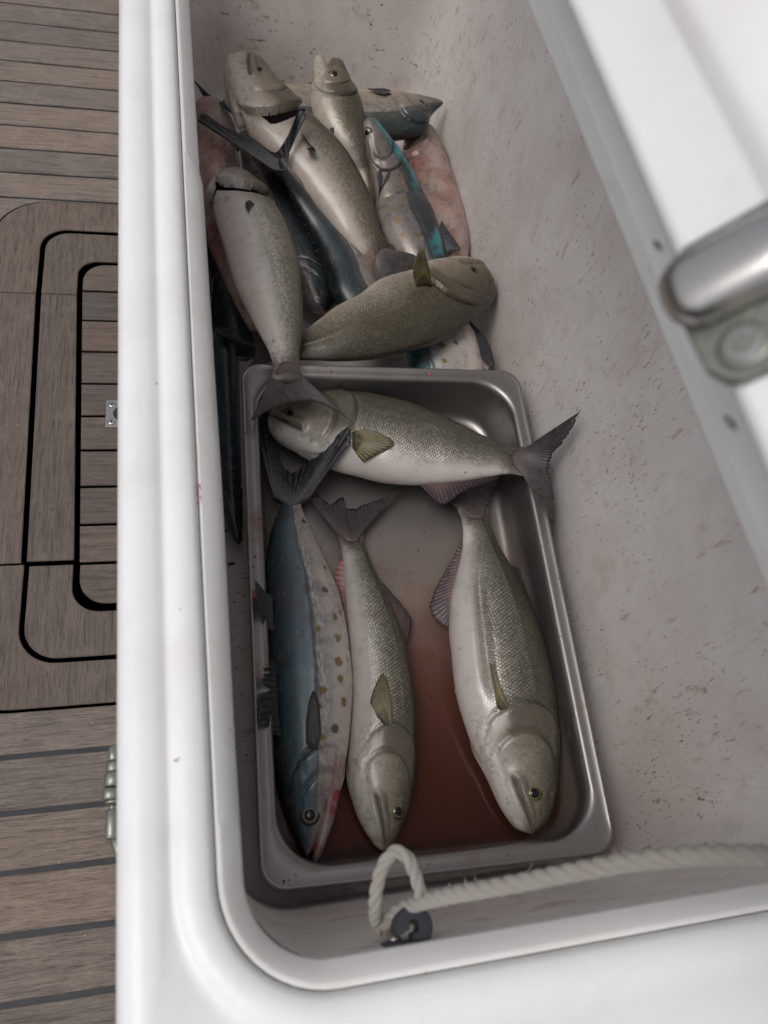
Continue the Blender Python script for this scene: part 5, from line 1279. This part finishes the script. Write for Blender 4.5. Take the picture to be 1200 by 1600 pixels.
lo_, *_ = rope('eye_loop', [(0.0635, -0.0384, 0.2960), (0.0565, -0.0421, 0.2940), (0.0511, -0.0371, 0.3020), (0.0478, -0.0287, 0.3220), (0.0491, -0.0191, 0.3300), (0.0528, -0.0103, 0.3360), (0.0592, -0.0052, 0.3400), (0.0653, -0.0089, 0.3400), (0.0693, -0.0172, 0.3360), (0.0720, -0.0259, 0.3310), (0.0746, -0.0306, 0.3200), (0.0766, -0.0345, 0.3040), (0.0725, -0.0382, 0.2940)], 0.0040, 0.0039, rope_o, lay=0.026, n=420)
# loose fibres standing off the rope
def fuzz(path_i, cnt, seed):
    rs = np.random.RandomState(seed); V, F = [], []
    for _ in range(cnt):
        i = rs.randint(5, len(Pq) - 5); a = rs.rand() * 6.28
        d0 = U[i] * math.cos(a) + Vv[i] * math.sin(a)
        p = Pq[i] + d0 * R[i] * 0.9; l = 0.0015 + 0.0035 * rs.rand() ** 2
        q = p + (d0 + 0.9 * rs.randn(3)) * l * 0.6; w_ = rs.randn(3) * 0.00012
        b = len(V); V += [p - w_, p + w_, q]; F.append((b, b + 1, b + 2))
    return V, F
V, F = fuzz(None, 500, 4)
mesh('loose_fibres', V, F, M_ROPE, rope_o, smooth=False, kind='stuff', uvs={'strand': np.zeros((len(V), 2))})

# black P-clip: flat tab on the wall, ring round the rope end, domed screw
c0 = np.array((0.0689, -0.0425, 0.3120)); tb0 = np.array((0.0545, -0.0492, 0.3120)); tb1 = np.array((0.0722, -0.0500, 0.3120))
clip = empty('rope_clip', tuple(c0))
tag(clip, 'black plastic clip screwed to the near inner wall holding the rope loop', 'clip')
ax = unit(tb1 - tb0); up = np.array((0.0, 0.0, 1.0)); inn = unit(np.cross(up, ax)); inn = inn if inn[1] > 0 else -inn
def loc(p): return tuple(np.asarray(p) - c0)
rr_ = 0.0108
prof_ = []
for h_, ro, ri in ((-0.007, rr_ - 0.0008, rr_ - 0.0072), (-0.0062, rr_, rr_ - 0.0080), (0.0062, rr_, rr_ - 0.0080), (0.007, rr_ - 0.0008, rr_ - 0.0072)):
    prof_.append((h_, ro, ri))
arc_ = np.linspace(math.radians(-100), math.radians(205), 40)
lo = []
for a in arc_:
    dvec = ax * math.cos(a) + inn * math.sin(a)
    lo.append([loc(c0 + dvec * ro + up * h_) for h_, ro, ri in prof_] + [loc(c0 + dvec * ri + up * h_) for h_, ro, ri in prof_[::-1]])
V, F = loft(lo, True, True)
sharp(mesh('clip_ring', V, F, M_BLACK, clip), 40)
w0 = c0 - inn * (rr_ - 0.0028)
lo = []
for q, wv in ((-0.0172, 0.0062), (-0.0165, 0.0069), (0.0, 0.007), (0.003, 0.007)):
    b = w0 + ax * q
    lo.append([loc(b + inn * i_ + up * z_) for i_, z_ in ((-0.0028, -wv), (0.0010, -wv), (0.0018, -wv + 0.001), (0.0018, wv - 0.001), (0.0010, wv), (-0.0028, wv))])
V, F = loft(lo, True, True)
sharp(mesh('clip_tab', V, F, M_BLACK, clip), 40)
sp_ = w0 + ax * -0.0105 + inn * 0.0018
V, F = lathe([(0.0040, 0), (0.0040, 0.0008), (0.0034, 0.0022), (0.0020, 0.0031), (0.0002, 0.0034)], loc(sp_), inn, 20)
mesh('screw', V, F, M_CHROME, clip)
core = tube([loc(c0 + up * z_ + ax * 0.0004) for z_ in (-0.009, -0.003, 0.002, 0.0045)], [0.0044, 0.0046, 0.0046, 0.0038], 14)
